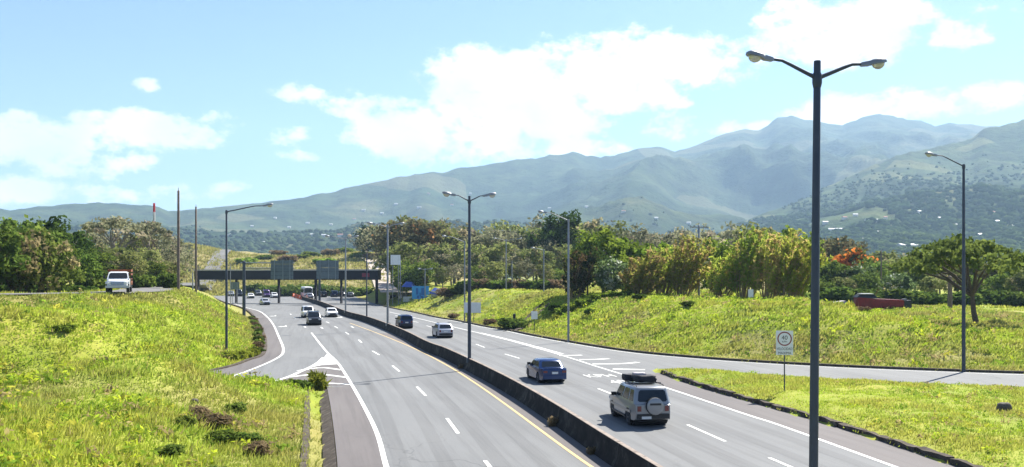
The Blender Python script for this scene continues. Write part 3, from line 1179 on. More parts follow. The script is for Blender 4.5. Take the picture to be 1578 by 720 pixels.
# ------------------------------------------------------------------ median barrier
def make_barrier():
    line = BAR[(BAR[:, 1] > 2) & (BAR[:, 1] < 256)]
    t = np.gradient(line, axis=0)
    t /= np.linalg.norm(t, axis=1)[:, None]
    nrm = np.stack([t[:, 1], -t[:, 0]], 1)
    prof = [(-0.30, 0.0), (-0.30, 0.08), (-0.17, 0.33), (-0.115, 0.82), (-0.09, 0.86), (0.09, 0.86), (0.115, 0.82), (0.17, 0.33), (0.30, 0.08), (0.30, 0.0)]
    n, k = len(line), len(prof)
    vs = []
    for i in range(n):
        jit = 0.012 * math.sin(i * 0.7) + random.uniform(-.008, .008)
        for (o, z) in prof:
            p = line[i] + nrm[i] * (o + jit)
            vs.append((p[0], p[1], z * (1 + random.uniform(-.008, .008))))
    fs = [(i * k + j, i * k + j + 1, (i + 1) * k + j + 1, (i + 1) * k + j) for i in range(n - 1) for j in range(k - 1)]
    fs += [tuple(range(k)), tuple((n - 1) * k + j for j in range(k))]
    m = MB()
    m.add(vs, fs)
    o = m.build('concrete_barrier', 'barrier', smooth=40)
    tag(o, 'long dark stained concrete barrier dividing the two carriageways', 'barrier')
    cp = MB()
    cp.add(*ribbon(line, -0.085, 0.10, 0.874))  # strip along the barrier top, sunlight put into its pale colour
    cp.build('sunlit_top', 'sunlit_top', o)
    # open joints between the cast lengths
    for i in range(4, n - 1, 9):
        jm = MB()
        a = math.atan2(t[i][0], t[i][1])
        M = Matrix.Translation((line[i][0], line[i][1], 0)) @ Matrix.Rotation(-a, 4, 'Z')
        pr = [(x * 1.012, z * 1.006) for (x, z) in prof]
        f = [tuple(M @ Vector((x, -0.014, z))) for (x, z) in pr]
        b = [tuple(M @ Vector((x, 0.014, z))) for (x, z) in pr]
        jm.add(f + b, [(q, q + 1, k + q + 1, k + q) for q in range(k - 1)] + [tuple(range(k)), tuple(range(2 * k - 1, k - 1, -1))])
        jm.build('joint', 'car_black', o)


make_barrier()


# ------------------------------------------------------------------ lamp posts
def luminaire(root, x0, z0, sgn, s=1.0, pitch=0.16):
    """cobra head at the arm end: housing with door, glass bowl below"""
    M = Matrix.Translation((x0, 0, z0)) @ Matrix.Rotation(-sgn * pitch, 4, 'Y') @ Matrix.Diagonal((sgn * s, s, s, 1))
    m = MB()
    st = [(-0.05, .05, -.05, .04), (0.0, .07, -.075, .06), (.26, .09, -.085, .075), (.30, .10, -.06, .07), (.36, .16, -.06, .10), (.60, .19, -.05, .12), (.78, .16, -.045, .10), (.86, .08, -.03, .05)]
    vs, fs = [], []
    for (x, w, zb, zt) in st:
        for (yy, zz) in ((-w, zb), (-w, (zb + zt) * .55), (-w * .6, zt), (w * .6, zt), (w, (zb + zt) * .55), (w, zb)):
            vs.append(tuple(M @ Vector((x, yy, zz))))
    for i in range(len(st) - 1):
        for j in range(6):
            fs.append((i * 6 + j, i * 6 + (j + 1) % 6, (i + 1) * 6 + (j + 1) % 6, (i + 1) * 6 + j))
    fs += [tuple(range(6)), tuple((len(st) - 1) * 6 + j for j in range(6))]
    m.add(vs, fs)
    h = m.build('lamp_head', 'lamp_housing', root, smooth=50)
    m = MB()
    vs, fs = [], []
    n = 12
    for i, ph in enumerate((0.02, .5, .95, 1.3, 1.55)):
        for kk in range(n):
            a = 2 * math.pi * kk / n
            vs.append(tuple(M @ Vector((.58 + .21 * math.cos(ph) * math.cos(a), .165 * math.cos(ph) * math.sin(a), -.055 - .17 * math.sin(ph)))))
    for i in range(4):
        for kk in range(n):
            fs.append((i * n + kk, i * n + (kk + 1) % n, (i + 1) * n + (kk + 1) % n, (i + 1) * n + kk))
    fs += [tuple(range(n)), tuple(4 * n + kk for kk in range(n))]
    m.add(vs, fs)
    m.build('glass_bowl', 'lamp_bowl', h, smooth=60)


def lamp_post(x, y, z, H, arms, rz, label, r0=.12, r1=.085, arm=1.0, rise=.42, mat='steel_pole', lean=0.0, group=None, hs=1.0):
    o = thing('street_lamp', label, 'street lamp', (x, y, z), rz, group)
    if lean:
        o.rotation_euler = (0, lean, rz)
    n = 14 if y < 80 else 8
    m = MB()
    m.lathe([(r0 * 1.9, -.3), (r0 * 1.9, .04)], n=n)
    m.build('base_plate', mat, o)
    m = MB()
    m.lathe([(r0, 0), (r0 * .97, H * .3), (r1, H - .02), (r1 * .9, H)], n=n)
    m.build('pole', mat, o, smooth=50)
    zc = H - .38 if len(arms) > 1 else H - .15
    m = MB()
    m.lathe([(r1 * 1.1, zc - .20), (r1 * 1.38, zc - .10), (r1 * 1.38, zc + .05), (r1 * 1.1, zc + .12)], n=n)
    m.build('collar', mat, o, smooth=40)
    for (sgn, ln) in arms:
        m = MB()
        p = [(0, 0, zc), (sgn * ln * .25, 0, zc + rise * .30), (sgn * ln * .6, 0, zc + rise * .74), (sgn * ln * .78, 0, zc + rise * .95), (sgn * ln, 0, zc + rise)]
        m.tube(p, [.05 * arm, .045 * arm, .04 * arm, .035 * arm, .032 * arm], 8)
        m.build('arm', mat, o, smooth=50)
        luminaire(o, sgn * ln, zc + rise, sgn, hs)
    return o


def median_lamp(y, H, label, px=None, **kw):
    x = float(bar_x(y))
    return lamp_post(x, y, 0.84, H - 0.84, [(-1, 1.05 * kw.pop('al', 1.0)), (1, 1.05)], -heading(y), label, **kw)


median_lamp(20.3, 11.6, 'tall double-armed lamp post in the foreground, its head above the mountain', lean=0.010, rise=.36, r0=.098, r1=.075, hs=.68)
median_lamp(68.3, 12.65, 'double-armed lamp post on the median ahead of the white hatchback', r0=.13, r1=.09, hs=1.1)
median_lamp(116.5, 13.1, 'double-armed lamp post on the median beside the dark blue car', r0=.14, r1=.1, al=1.5, arm=1.4, mat='galvanised', hs=1.2)
median_lamp(156.5, 13.1, 'farthest double-armed lamp post on the median in front of the beam', r0=.14, r1=.1, al=2.2, arm=1.5, mat='galvanised', hs=1.3)
o = thing('sign_pole', 'thin armless pole on the median between two lamp posts', 'pole', (float(bar_x(136)), 136, .84))
m = MB(); m.lathe([(.11, 0), (.08, 9.0), (.02, 9.1)], n=8); m.build('shaft', 'steel_pole', o, smooth=50)
m = MB(); m.lathe([(.2, -.1), (.2, .05)], n=8); m.build('base_plate', 'steel_pole', o)


def side_lamp(px, Y, py_top, arms, label, z=None, **kw):
    x, y, zz = pt(px, Y)
    zz = zz if z is None else z
    H = top_z(py_top, Y) - zz
    return lamp_post(x, y, zz - .05, H, arms, -heading(min(Y, 200)) * .5, label, **kw)


side_lamp(349, 79.5, 323, [(1, 3.0)], 'single-armed lamp post on the grass bank beside the left slip road', rise=.55, r0=.11, r1=.075, arm=1.1)
side_lamp(876, 96, 337, [(-1, 2.3)], 'single-armed lamp post at the foot of the right bank before the dark bamboo', rise=.8, r0=.12, r1=.085, arm=1.1, mat='galvanised')
side_lamp(1485, 67.0, 252, [(-1, 2.05)], 'single-armed lamp post at the kerb in front of the umbrella tree', rise=.75, r0=.13, r1=.085)
side_lamp(716, 138, 371, [(-1, 2.5)], 'single-armed lamp post on the right verge behind the white board', rise=.8, mat='galvanised', arm=1.2)
side_lamp(780, 170, 368, [(-1, 1.5), (1, 2.0)], 'double-armed lamp post among the trees beyond the right bank', rise=.4, mat='galvanised', arm=1.2)
side_lamp(838, 150, 384, [(-1, 1.2)], 'short pale lamp post half hidden by trees on the right plateau', rise=.3, mat='galvanised', arm=1.2)
side_lamp(655, 195, 413, [(-1, .7), (1, .7)], 'short double-headed lamp post above the blue banner', rise=.2, mat='galvanised', arm=1.2)
side_lamp(617, 205, 400, [(-1, 1.2)], 'pale lamp post beside the raised square sign', rise=.3, mat='galvanised', arm=1.2)


def plain_pole(px, Y, py_top, r, label, mat='wood_pole', cross=None, name='utility_pole'):
    x, y, z = pt(px, Y)
    H = top_z(py_top, Y) - z
    o = thing(name, label, 'pole', (x, y, z - .1))
    m = MB()
    m.lathe([(r, 0), (r * .9, H * .5), (r * .72, H), (r * .3, H + .06)], n=10)
    m.build('shaft', mat, o, smooth=50)
    m = MB()
    m.tube([(0, 0, H * .97), (0, 0, H + .35)], .035, 6)
    m.build('cap_pin', 'galvanised', o)
    for zz in (cross or []):
        m = MB()
        m.box(-1.1, 1.1, -.06, .06, H + zz - .06, H + zz + .06)
        m.build('crossarm', mat, o)
        for q in (-1, -.55, .55, 1):
            m = MB()
            m.lathe([(.05, H + zz + .06), (.07, H + zz + .14), (.03, H + zz + .26)], n=6, origin=(q, 0, 0))
            m.build('insulator', 'galvanised', o)
    return o


plain_pole(275, 104, 293, .17, 'tallest bare wooden pole on the crest of the left bank')
plain_pole(302, 133, 318, .17, 'second bare wooden pole behind the tallest one on the left bank')
plain_pole(1077, 118, 346, .16, 'grey utility pole with crossarm between the bamboo clumps', 'galvanised', [-.25])
plain_pole(1358, 165, 385, .15, 'dark utility pole behind the red hull', 'wood_pole')
plain_pole(1464, 128, 425, .34, 'short thick dark post on the plateau left of the umbrella tree')
plain_pole(789, 176, 402, .1, 'thin pale pole beside the lamp among the trees', 'galvanised')
plain_pole(297, 150, 420, .12, 'short pale pole left of the beam end', 'galvanised')
plain_pole(355, 185, 408, .08, 'thin pole just right of the bank lamp post', 'galvanised')
x, y, z = pt(792.5, 122)
o = thing('marker_post', 'squat black post standing in the grass of the right bank', 'post', (x, y, z))
m = MB(); m.lathe([(.2, -.2), (.19, 1.35), (.16, 1.5), (.05, 1.54)], n=10); m.build('shaft', 'sign_black', o, smooth=40)
m = MB(); m.lathe([(.26, -.2), (.26, .08)], n=10); m.build('footing', 'concrete', o)


# ------------------------------------------------------------------ signs
def board(root, w, h, z, mat, name='board', t=.03, y=0.0):
    m = MB()
    m.box(-w / 2, w / 2, y - t / 2, y + t / 2, z, z + h)
    return m.build(name, mat, root)


x, y = G(1209, 614)
z = hz(x, y)
sg = thing('speed_sign', 'white speed limit sign with red ring on the grass island', 'sign', (x, y, z), -.08)
m = MB(); m.tube([(0, .03, -.3), (0, .03, 2.3)], .035, 8); m.tube([(0, .03, 2.3), (0, .03, 3.4)], .03, 8)
m.build('post', 'steel_pole', sg)
bd = board(sg, .94, 1.36, 2.08, 'sign_white')
m = MB()
n = 28
vs = []
for (r, yy) in ((.40, -.020), (.335, -.020)):
    for k_ in range(n):
        a = 2 * math.pi * k_ / n
        vs.append((r * math.cos(a), yy, 2.99 + r * math.sin(a)))
m.add(vs, [(k_, (k_ + 1) % n, n + (k_ + 1) % n, n + k_) for k_ in range(n)])
m.build('red_ring', 'ring_red', bd)


def sign_text(body, size, zz, sx=1.0, xx=0.0, mat='sign_black', parent=bd, yy=-.022):
    o = link('lettering', text_mesh('lettering', body, size, mat), parent, (xx, yy, zz))
    o.rotation_euler = (math.radians(90), 0, 0)
    o.scale = (sx, 1, 1)
    return o


sign_text('40', .34, 3.04)
sign_text('KPH', .15, 2.82)
sign_text('VELOCIDAD', .20, 2.42, .78)
sign_text('MAXIMA', .20, 2.18, .95)

x, y = G(728, 497)
o = thing('road_sign', 'wide pale blank board on two posts on the right verge', 'sign', (x, y, hz(x, y)), -.1)
board(o, 2.45, 1.5, 1.35, 'sign_white')
for s_ in (-.75, .2):
    m = MB(); m.tube([(s_, .05, -.3), (s_, .05, 2.7)], .05, 6); m.build('post', 'steel_pole', o)
x, y, z = pt(823.5, 112)
o = thing('road_sign', 'small pale square sign low on the right bank near the ditch', 'sign', (x, y, z))
board(o, .75, .95, 1.5, 'sign_white')
m = MB(); m.tube([(0, .05, -.3), (0, .05, 2.4)], .04, 6); m.build('post', 'steel_pole', o)
x, y, z = pt(1157, 101)
o = thing('road_sign', 'small white sign in front of the right bamboo clump', 'sign', (x, y, z))
zt = top_z(446, y) - z
board(o, .56, .85, zt - .85, 'sign_white')
m = MB(); m.tube([(0, .05, -.3), (0, .05, zt - .05)], .035, 6); m.build('post', 'galvanised', o)
x, y, z = pt(609.5, 200)
o = thing('raised_sign', 'tall pale square sign on two posts above the parked trucks', 'sign', (x, y, z))
zt = top_z(393, y) - z
board(o, 2.1, 2.1, zt - 2.1, 'sign_white')
for s_ in (-.6, .6):
    m = MB(); m.tube([(s_, .06, -.3), (s_, .06, zt - .1)], .08, 6); m.build('post', 'galvanised', o)
x, y, z = pt(362, 215)
o = thing('road_sign', 'small dark sign back below the left end of the beam', 'sign', (x, y, 0.0))
board(o, 2.0, 1.7, 3.4, 'sign_back')
for s_ in (-.6, .6):
    m = MB(); m.tube([(s_, -.06, 0), (s_, -.06, 5.0)], .07, 6); m.build('post', 'galvanised', o)


def big_sign(root, w, h, xc, z, y):
    """back of a direction sign: horizontal planks and upright ribs"""
    npk = 5
    for i in range(npk):
        m = MB()
        m.box(xc - w / 2, xc + w / 2, y, y + .05, z + h * i / npk + .02, z + h * (i + 1) / npk - .02)
        m.build('panel', 'sign_back', root)
    for q in (-.33, .05, .36):
        m = MB()
        m.box(xc + q * w - .07, xc + q * w + .07, y - .12, y - .002, z - .1, z + h + .1)
        m.build('rib', 'sign_rib', root)


x, y = G(376, 489)
o = thing('gantry_sign', 'cantilever road sign seen from behind, left of the two over the road', 'sign', (x, y, 0), 0)
m = MB(); m.lathe([(.5, -.3), (.5, .15)], n=10); m.build('footing', 'concrete', o)
m = MB(); m.lathe([(.27, 0), (.24, 9.0), (.1, 9.1)], n=12); m.build('post', 'steel_pole', o, smooth=50)
for zz in (8.75, 7.9):
    m = MB(); m.tube([(-.6, 0, zz), (8.1, 0, zz)], .10, 8); m.build('arm', 'galvanised', o)
big_sign(o, 3.6, 3.0, 6.15, 6.15, -.2)
x, y = float(bar_x(215)) + .3, 215
o = thing('gantry_sign', 'road sign seen from behind, right of the two over the road', 'sign', (x, y, 0), 0)
m = MB(); m.lathe([(.6, -.3), (.6, .15)], n=10); m.build('footing', 'concrete', o)
m = MB(); m.lathe([(.28, 0), (.25, 9.8), (.1, 9.9)], n=12); m.build('post', 'steel_pole', o, smooth=50)
xo = (505 - CX) / FPX * y - x
m = MB(); m.tube([(0, 0, 9.3), (xo + 2.4, 0, 9.3)], .12, 8); m.tube([(0, 0, 6.7), (xo + 2.4, 0, 6.7)], .12, 8); m.build('arm', 'galvanised', o)
big_sign(o, 5.1, 4.2, xo, 5.85, -.25)

# ------------------------------------------------------------------ overhead beam with columns
xa, ya = (303 - CX) / FPX * 228, 228.0
xb, yb = (585 - CX) / FPX * 221, 221.0
ln = math.hypot(xb - xa, yb - ya)
o = thing('overhead_beam', 'long dark overhead beam on columns spanning the whole motorway', 'footbridge', (xa, ya, 0), math.atan2(yb - ya, xb - xa))
z0, z1 = 5.55, 7.75
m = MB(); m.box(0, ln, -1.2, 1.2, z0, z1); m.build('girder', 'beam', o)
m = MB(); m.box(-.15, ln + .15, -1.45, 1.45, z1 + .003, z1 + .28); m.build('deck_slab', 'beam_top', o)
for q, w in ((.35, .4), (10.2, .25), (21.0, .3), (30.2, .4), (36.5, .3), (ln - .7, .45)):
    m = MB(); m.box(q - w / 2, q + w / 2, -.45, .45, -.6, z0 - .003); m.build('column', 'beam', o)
for q, mt_ in ((33.8, 'plate_maroon'), (ln - 3.0, 'plate_maroon')):
    m = MB(); m.box(q - .9, q + .9, -1.26, -1.203, z0 + .7, z0 + 1.6); m.build('warning_plate', mt_, o)

# ------------------------------------------------------------------ striped mast beyond the left trees
x, y = (237.5 - CX) / FPX * 310, 310
o = thing('radio_mast', 'red and white lattice mast rising above the left trees', 'mast', (x, y, 3))
Hm = top_z(313, 310) - 3
nb = 9
for i in range(nb):
    a0, a1 = Hm * i / nb, Hm * (i + 1) / nb
    m = MB()
    ww = lambda zz: .36 - .16 * zz / Hm
    c = [(-1, -1), (1, -1), (1, 1), (-1, 1)]
    for q in range(4):
        p0, p1 = c[q], c[(q + 1) % 4]
        m.tube([(p0[0] * ww(a0), p0[1] * ww(a0), a0), (p0[0] * ww(a1), p0[1] * ww(a1), a1)], .10, 5)
        m.tube([(p0[0] * ww(a0), p0[1] * ww(a0), a0), (p1[0] * ww(a1), p1[1] * ww(a1), a1)], .06, 4)
        m.tube([(p1[0] * ww(a0), p1[1] * ww(a0), a0), (p0[0] * ww(a1), p0[1] * ww(a1), a1)], .06, 4)
    m.build('mast_section', 'sign_red' if (nb - 1 - i) % 2 == 0 else 'roof_white', o)

# ------------------------------------------------------------------ blue stalls at the roadside
x, y, z = pt(648, 196)
o = thing('banner', 'bright blue advertising banner on posts at the roadside', 'banner', (x, y, z))
zb, zt = top_z(461, y) - z, top_z(441, y) - z
m = MB(); m.box(-1.75, 1.75, -.04, .04, zb, zt); bn = m.build('sheet', 'blue_banner', o)
for (a, b_, c_, d_) in ((-.95, -.45, .35, .85), (-.75, -.3, .05, .28), (.15, .75, .30, .85), (.05, .55, .05, .25), (-.2, .05, .2, .5)):
    m = MB(); m.box(a, b_, -.052, -.043, zb + (zt - zb) * c_, zb + (zt - zb) * d_); m.build('print', 'blue_dark', bn)
for s_ in (-1.6, 0, 1.6):
    m = MB(); m.tube([(s_, .09, -.4), (s_, .09, zt)], .05, 6); m.build('post', 'galvanised', o)


def stall(px, Y, py0, py1, wpx, label, mat, slope):
    x, y, z = pt(px, Y)
    o = thing('stall', label, 'stall', (x, y, z), -.2)
    w = wpx / FPX * Y
    za, zt = top_z(py1, Y) - z, top_z(py0, Y) - z
    m = MB()
    m.add([(-w / 2, -1.4, za), (w / 2, -1.4, za - slope), (w / 2, 1.4, za - slope + .2), (-w / 2, 1.4, za + .2), (-w / 2 * .5, 0, zt), (w / 2 * .6, 0, zt - slope)],
          [(0, 1, 5, 4), (2, 3, 4, 5), (0, 4, 3), (1, 2, 5), (0, 3, 2, 1)])
    m.build('canopy', mat, o)
    for (a, b_) in ((-1, -1), (1, -1), (1, 1), (-1, 1)):
        m = MB(); m.tube([(a * w * .46, b_ * 1.3, -.3), (a * w * .46, b_ * 1.3, za - slope * (.5 + .45 * a) + .02)], .04, 5); m.build('pole', 'galvanised', o)
    m = MB(); m.box(-w * .4, w * .4, -1.0, -.4, -.2, .9); m.build('counter', 'wall_pale', o)


stall(630, 204, 434, 442, 17, 'small stall with domed blue and white canopy left of the banner', 'blue_tarp', .1)
stall(676, 190, 443, 452, 26, 'stall under a sloping blue tarpaulin right of the banner', 'blue_tarp', .5)

# orange water barriers closing the lane beside the far end of the median
for i, yy in enumerate((257, 262.5, 268, 273.5, 279, 285)):
    o = tag(thing('traffic_barrier', 'orange plastic barrier in the row beyond the concrete median', 'barrier', (float(bar_x(yy)) - .5 + i * .12, yy, 0), -heading(250) + random.uniform(-.2, .2), 'orange plastic barriers'))
    m = MB()
    pr = [(-.34, 0), (-.30, .3), (-.13, .55), (-.10, 1.05), (.10, 1.05), (.13, .55), (.30, .3), (.34, 0)]
    m.add([(a, -1.25, b_) for (a, b_) in pr] + [(a, 1.25, b_) for (a, b_) in pr], [(q, q + 1, 9 + q, 8 + q) for q in range(7)] + [tuple(range(8)), tuple(range(15, 7, -1)), (0, 8, 15, 7)])
    m.build('shell', 'orange_plastic', o)
    m = MB(); m.box(-.145, .145, -1.0, 1.0, .62, .78); m.build('reflector_band', 'roof_white', o)

# drainage chute in the right bank
ch = [G(782, 511), pt(800, 117)[:2], pt(815, 122)[:2], pt(840, 128)[:2], pt(858, 132)[:2]]
ln_ = smooth_line([(p[0], p[1]) for p in ch], .8)
m = MB()
t = np.gradient(ln_, axis=0); t /= np.linalg.norm(t, axis=1)[:, None]; nr_ = np.stack([t[:, 1], -t[:, 0]], 1)
vs, pr = [], [(-.75, .12), (-.55, .22), (-.45, -.35), (.35, -.35), (.45, .3), (.7, .2)]
for i in range(len(ln_)):
    zc = hz(*ln_[i])
    vs += [(ln_[i][0] + nr_[i][0] * a, ln_[i][1] + nr_[i][1] * a, zc + b_) for (a, b_) in pr]
m.add(vs, [(i * 6 + j, i * 6 + j + 1, i * 6 + 7 + j, i * 6 + 6 + j) for i in range(len(ln_) - 1) for j in range(5)])
tag(m.build('drainage_ditch', 'kerb'), 'dark open drain running up the right bank', None, kind='structure')

# ------------------------------------------------------------------ vehicles (local frame: +Y forward, origin on the ground)
def wheel(root, x, y, r, w, side, mat_rim='rim'):
    m = MB()
    pr = [(r * .60, -w / 2), (r * .92, -w / 2), (r, -w / 2 + .035), (r, w / 2 - .035), (r * .92, w / 2), (r * .60, w / 2)]
    m.lathe(pr, 'x', 18, (x, y, r))
    o = m.build('wheel', 'tyre', root, smooth=40)
    m = MB()
    s = side
    m.lathe([(r * .60, w / 2 * s - .02 * s), (r * .58, w / 2 * s + .004 * s), (r * .42, w / 2 * s - .03 * s), (r * .16, w / 2 * s - .012 * s), (r * .08, w / 2 * s + .006 * s)], 'x', 14, (x, y, r))
    m.build('rim', mat_rim, o, smooth=40)
    return o


def loop_glass(root, name, P, mu, mv, off, mat='car_glass', tilt=None):
    """pane on the quad P (4 corners, in order), inset by margins and lifted off along its normal"""
    P = [Vector(p) for p in P]

    def at(u, v):
        return (P[0] * (1 - u) + P[1] * u) * (1 - v) + (P[3] * (1 - u) + P[2] * u) * v
    nrm = (P[1] - P[0]).cross(P[3] - P[0]).normalized() * off
    (u0, u1), (v0, v1) = mu, mv
    cu, cv = (u1 - u0) * .06, (v1 - v0) * .12
    ring = [(u0 + cu, v0), (u1 - cu, v0), (u1, v0 + cv), (u1, v1 - cv), (u1 - cu, v1), (u0 + cu, v1), (u0, v1 - cv), (u0, v0 + cv)]
    a = [at(u, v) + nrm for (u, v) in ring]
    b = [at(u, v) - nrm * 2 for (u, v) in ring]
    m = MB()
    m.add([tuple(p) for p in a + b], [tuple(range(8)), tuple(range(15, 7, -1))] + [(k, (k + 1) % 8, 8 + (k + 1) % 8, 8 + k) for k in range(8)])
    return m.build(name, mat, root)


def make_car(name, label, cat, loc, rz, paint, L=4.5, W=1.8, H=1.5, belt=.92, hood=.88, deck=None, clear=.24, r=.33, wb=2.65, cab=(-2.1, -1.75, .35, 1.15),
             tumble=.18, front_z=.66, group=None, pillars=(.46,), lower=None, rails=False, plate=True, spare=False, grille=True, nose=.10):
    """cab = y of rear glass foot, rear roof edge, front roof edge, windscreen foot"""
    o = thing(name, label, cat, loc, rz, group)
    yf, yr = L / 2, -L / 2
    wf, wr_ = wb / 2 + .02, -wb / 2 + .02
    deck = belt if deck is None else deck
    R = r + .07

    def arch(c):
        hh = clear - r
        a0 = math.acos(min(1, max(-1, -0.0)))
        st = math.asin(max(-.95, min(.95, hh / R)))
        return [(c + R * math.cos(math.pi - st - (math.pi - 2 * st) * k / 8), r + R * math.sin(math.pi - st - (math.pi - 2 * st) * k / 8)) for k in range(9)]
    prof = [(yr + .05, clear + .06)] + [(yr + .20, clear)] + arch(wr_) + arch(wf) + [(yf - .22, clear), (yf - .03, clear + .10), (yf, front_z - .18), (yf - nose * .4, front_z), (yf - nose * 1.6, hood - .10), (yf - nose * 3.5, hood - .03)]
    prof += [(cab[3] + .05, hood + (belt - hood) * .5), (cab[3] - .18, belt), (cab[0] + .06, belt)]
    if cab[0] - yr > .3:
        prof += [(cab[0] - .12, deck + (belt - deck) * .4), (yr + .10, deck - .03), (yr + .01, deck - .13)]
    else:
        prof += [(yr + .03, belt - .06)]
    prof += [(yr, clear + .38)]
    n = len(prof)
    cy_, cz = 0, (clear + belt) / 2

    def width(y):
        return W / 2 * (1 - .13 * (abs(y) / (L / 2)) ** 5)
    vs = []
    ring = [(-1, .0, .93, .95), (-1, .05, .99, .99), (-.62, 0, 1, 1), (.62, 0, 1, 1), (1, .05, .99, .99), (1, 0, .93, .95)]
    layers = [(-1.0, .955), (-.965, .992), (-.86, 1.0), (.86, 1.0), (.965, .992), (1.0, .955)]
    for (fx, sc) in layers:
        for (yy, zz) in prof:
            z2 = cz + (zz - cz) * sc if zz > cz else zz
            flare = 1.0 - .05 * max(0, (zz - .75) / .5) ** 2
            vs.append((fx * width(yy) * flare, yy * (1 if abs(fx) < .9 else .995), z2))
    fs = []
    for k in range(len(layers) - 1):
        for i in range(n):
            fs.append((k * n + i, k * n + (i + 1) % n, (k + 1) * n + (i + 1) % n, (k + 1) * n + i))
    fs += [tuple(range(n)), tuple(range(len(layers) * n - 1, (len(layers) - 1) * n - 1, -1))]
    m = MB()
    m.add(vs, fs)
    # cabin shell
    wb_, wt_ = W / 2 * .945, W / 2 - tumble
    zb = belt - .03
    rings = [(zb, cab[0], cab[3], wb_, 0), (H - .10, cab[1] - .10 * (cab[1] - cab[0]) / max(.1, H - belt), cab[2] + .10 * (cab[3] - cab[2]) / max(.1, H - belt), wt_ + .035, 1), (H - .03, cab[1] + .02, cab[2] - .03, wt_ - .02, 1), (H, cab[1] + .16, cab[2] - .22, wt_ - .16, 1)]
    vs, fs = [], []
    for (z, a, b_, w, _) in rings:
        c = .10
        vs += [(-w + c, a, z), (w - c, a, z), (w, a + c, z), (w, b_ - c * 1.4, z), (w - c * 1.2, b_, z), (-w + c * 1.2, b_, z), (-w, b_ - c * 1.4, z), (-w, a + c, z)]
    for k in range(3):
        for i in range(8):
            fs.append((k * 8 + i, k * 8 + (i + 1) % 8, (k + 1) * 8 + (i + 1) % 8, (k + 1) * 8 + i))
    fs.append(tuple(24 + i for i in range(8)))
    m.add(vs, fs)
    body = m.build('body', paint, o, smooth=38)
    # glass on the cabin faces
    B, T = rings[0], rings[1]
    zt = T[0] - .01
    zb += .05

    def lerp(zq, q):
        f = (zq - B[0]) / (T[0] - B[0])
        return B[q] + (T[q] - B[q]) * f
    rear = [(-lerp(zb, 3) + .1, lerp(zb, 1), zb), (lerp(zb, 3) - .1, lerp(zb, 1), zb), (lerp(zt, 3) - .1, lerp(zt, 1), zt), (-lerp(zt, 3) + .1, lerp(zt, 1), zt)]
    loop_glass(o, 'rear_window', rear, (.04, .96), (.10, .95), .012)
    fr = [(lerp(zb, 3) - .12, lerp(zb, 2), zb), (-lerp(zb, 3) + .12, lerp(zb, 2), zb), (-lerp(zt, 3) + .12, lerp(zt, 2), zt), (lerp(zt, 3) - .12, lerp(zt, 2), zt)]
    loop_glass(o, 'windscreen', fr, (.02, .98), (.06, .97), .012)
    cuts = [0.0] + list(pillars) + [1.0]
    for s in (-1, 1):
        sd_ = [(s * lerp(zb, 3), lerp(zb, 1) + .14, zb), (s * lerp(zb, 3), lerp(zb, 2) - .16, zb), (s * lerp(zt, 3), lerp(zt, 2) - .16, zt), (s * lerp(zt, 3), lerp(zt, 1) + .14, zt)]
        for i in range(len(cuts) - 1):
            u0, u1 = cuts[i] + .025, cuts[i + 1] - .025
            q = sd_ if s > 0 else [sd_[1], sd_[0], sd_[3], sd_[2]]
            uu = (u0, u1) if s > 0 else (1 - u1, 1 - u0)
            loop_glass(o, 'side_window', q, uu, (.10, .93), .012)
    # wheels with dark wells
    for c in (wr_, wf):
        m = MB()
        m.lathe([(R - .015, -W / 2 * .80), (R - .015, W / 2 * .80)], 'x', 14, (0, c, r))
        m.build('wheel_well', 'car_black', o)
    for c in (wr_, wf):
        for s in (-1, 1):
            wheel(o, s * (width(c) - .115), c, r, .21, s)
    # lights, bumpers, plate, mirrors
    tz = min(belt - .10, deck - .10)
    for s in (-1, 1):
        m = MB()
        xx = s * width(yr) * .80
        hh = .24 if cab[0] - yr < .3 else .14
        m.box(xx - .09 - .04 * (hh < .2), xx + .09 + .04 * (hh < .2), yr - .018, yr + .10, tz - hh, tz)
        m.build('tail_light', 'tail_red', o)
        m = MB()
        xx = s * width(yf) * .80
        m.box(xx - .19, xx + .19, yf - nose * .9, yf + .012 - nose * .25, front_z - .07, front_z + .09)
        m.build('headlight', 'head_lens', o)
        m = MB()
        xm = s * (lerp(belt + .1, 3) + .13)
        m.box(xm - .11, xm + .11, cab[3] - .42, cab[3] - .30, belt + .02, belt + .19)
        m.box(min(xm, xm - s * .22), max(xm, xm - s * .22), cab[3] - .39, cab[3] - .33, belt + .03, belt + .08)
        m.build('mirror', 'car_black', o)
    m = MB()
    w2 = width(yr) * .93
    m.box(-w2, w2, yr - .045, yr + .12, clear + .08, clear + .30)
    m.build('rear_bumper', lower or 'car_black', o)
    m = MB()
    w2 = width(yf) * .93
    m.box(-w2, w2, yf - .15, yf + .035, clear + .04, clear + .24)
    m.build('front_bumper', lower or 'car_black', o)
    if grille:
        m = MB()
        m.box(-.48, .48, yf - .08, yf + .016, front_z - .20, front_z - .02)
        m.build('grille', 'car_black', o)
    if plate:
        m = MB()
        m.box(-.2, .2, yr - .058, yr - .046, clear + .40 if not spare else clear + .2, clear + .54 if not spare else clear + .33)
        m.build('number_plate', 'plate', o)
    if rails:
        for s in (-1, 1):
            m = MB()
            m.tube([(s * (wt_ - .08), cab[1] + .2, H - .02), (s * (wt_ - .08), cab[1] + .28, H + .06), (s * (wt_ - .08), cab[2] - .42, H + .06), (s * (wt_ - .08), cab[2] - .34, H - .02)], .022, 6)
            m.build('roof_rail', 'car_black', o)
    return o


def on_road(px, py, length, back=True):
    """vehicle centre from the photo pixel below its visible end; returns location and turn"""
    x, y = G(px, py)
    a = heading(y)
    s = 1 if back else -1
    d = length / 2 * .8
    return (x + math.sin(a) * d, y + math.cos(a) * d, 0.012), (-a if back else -a + math.pi)


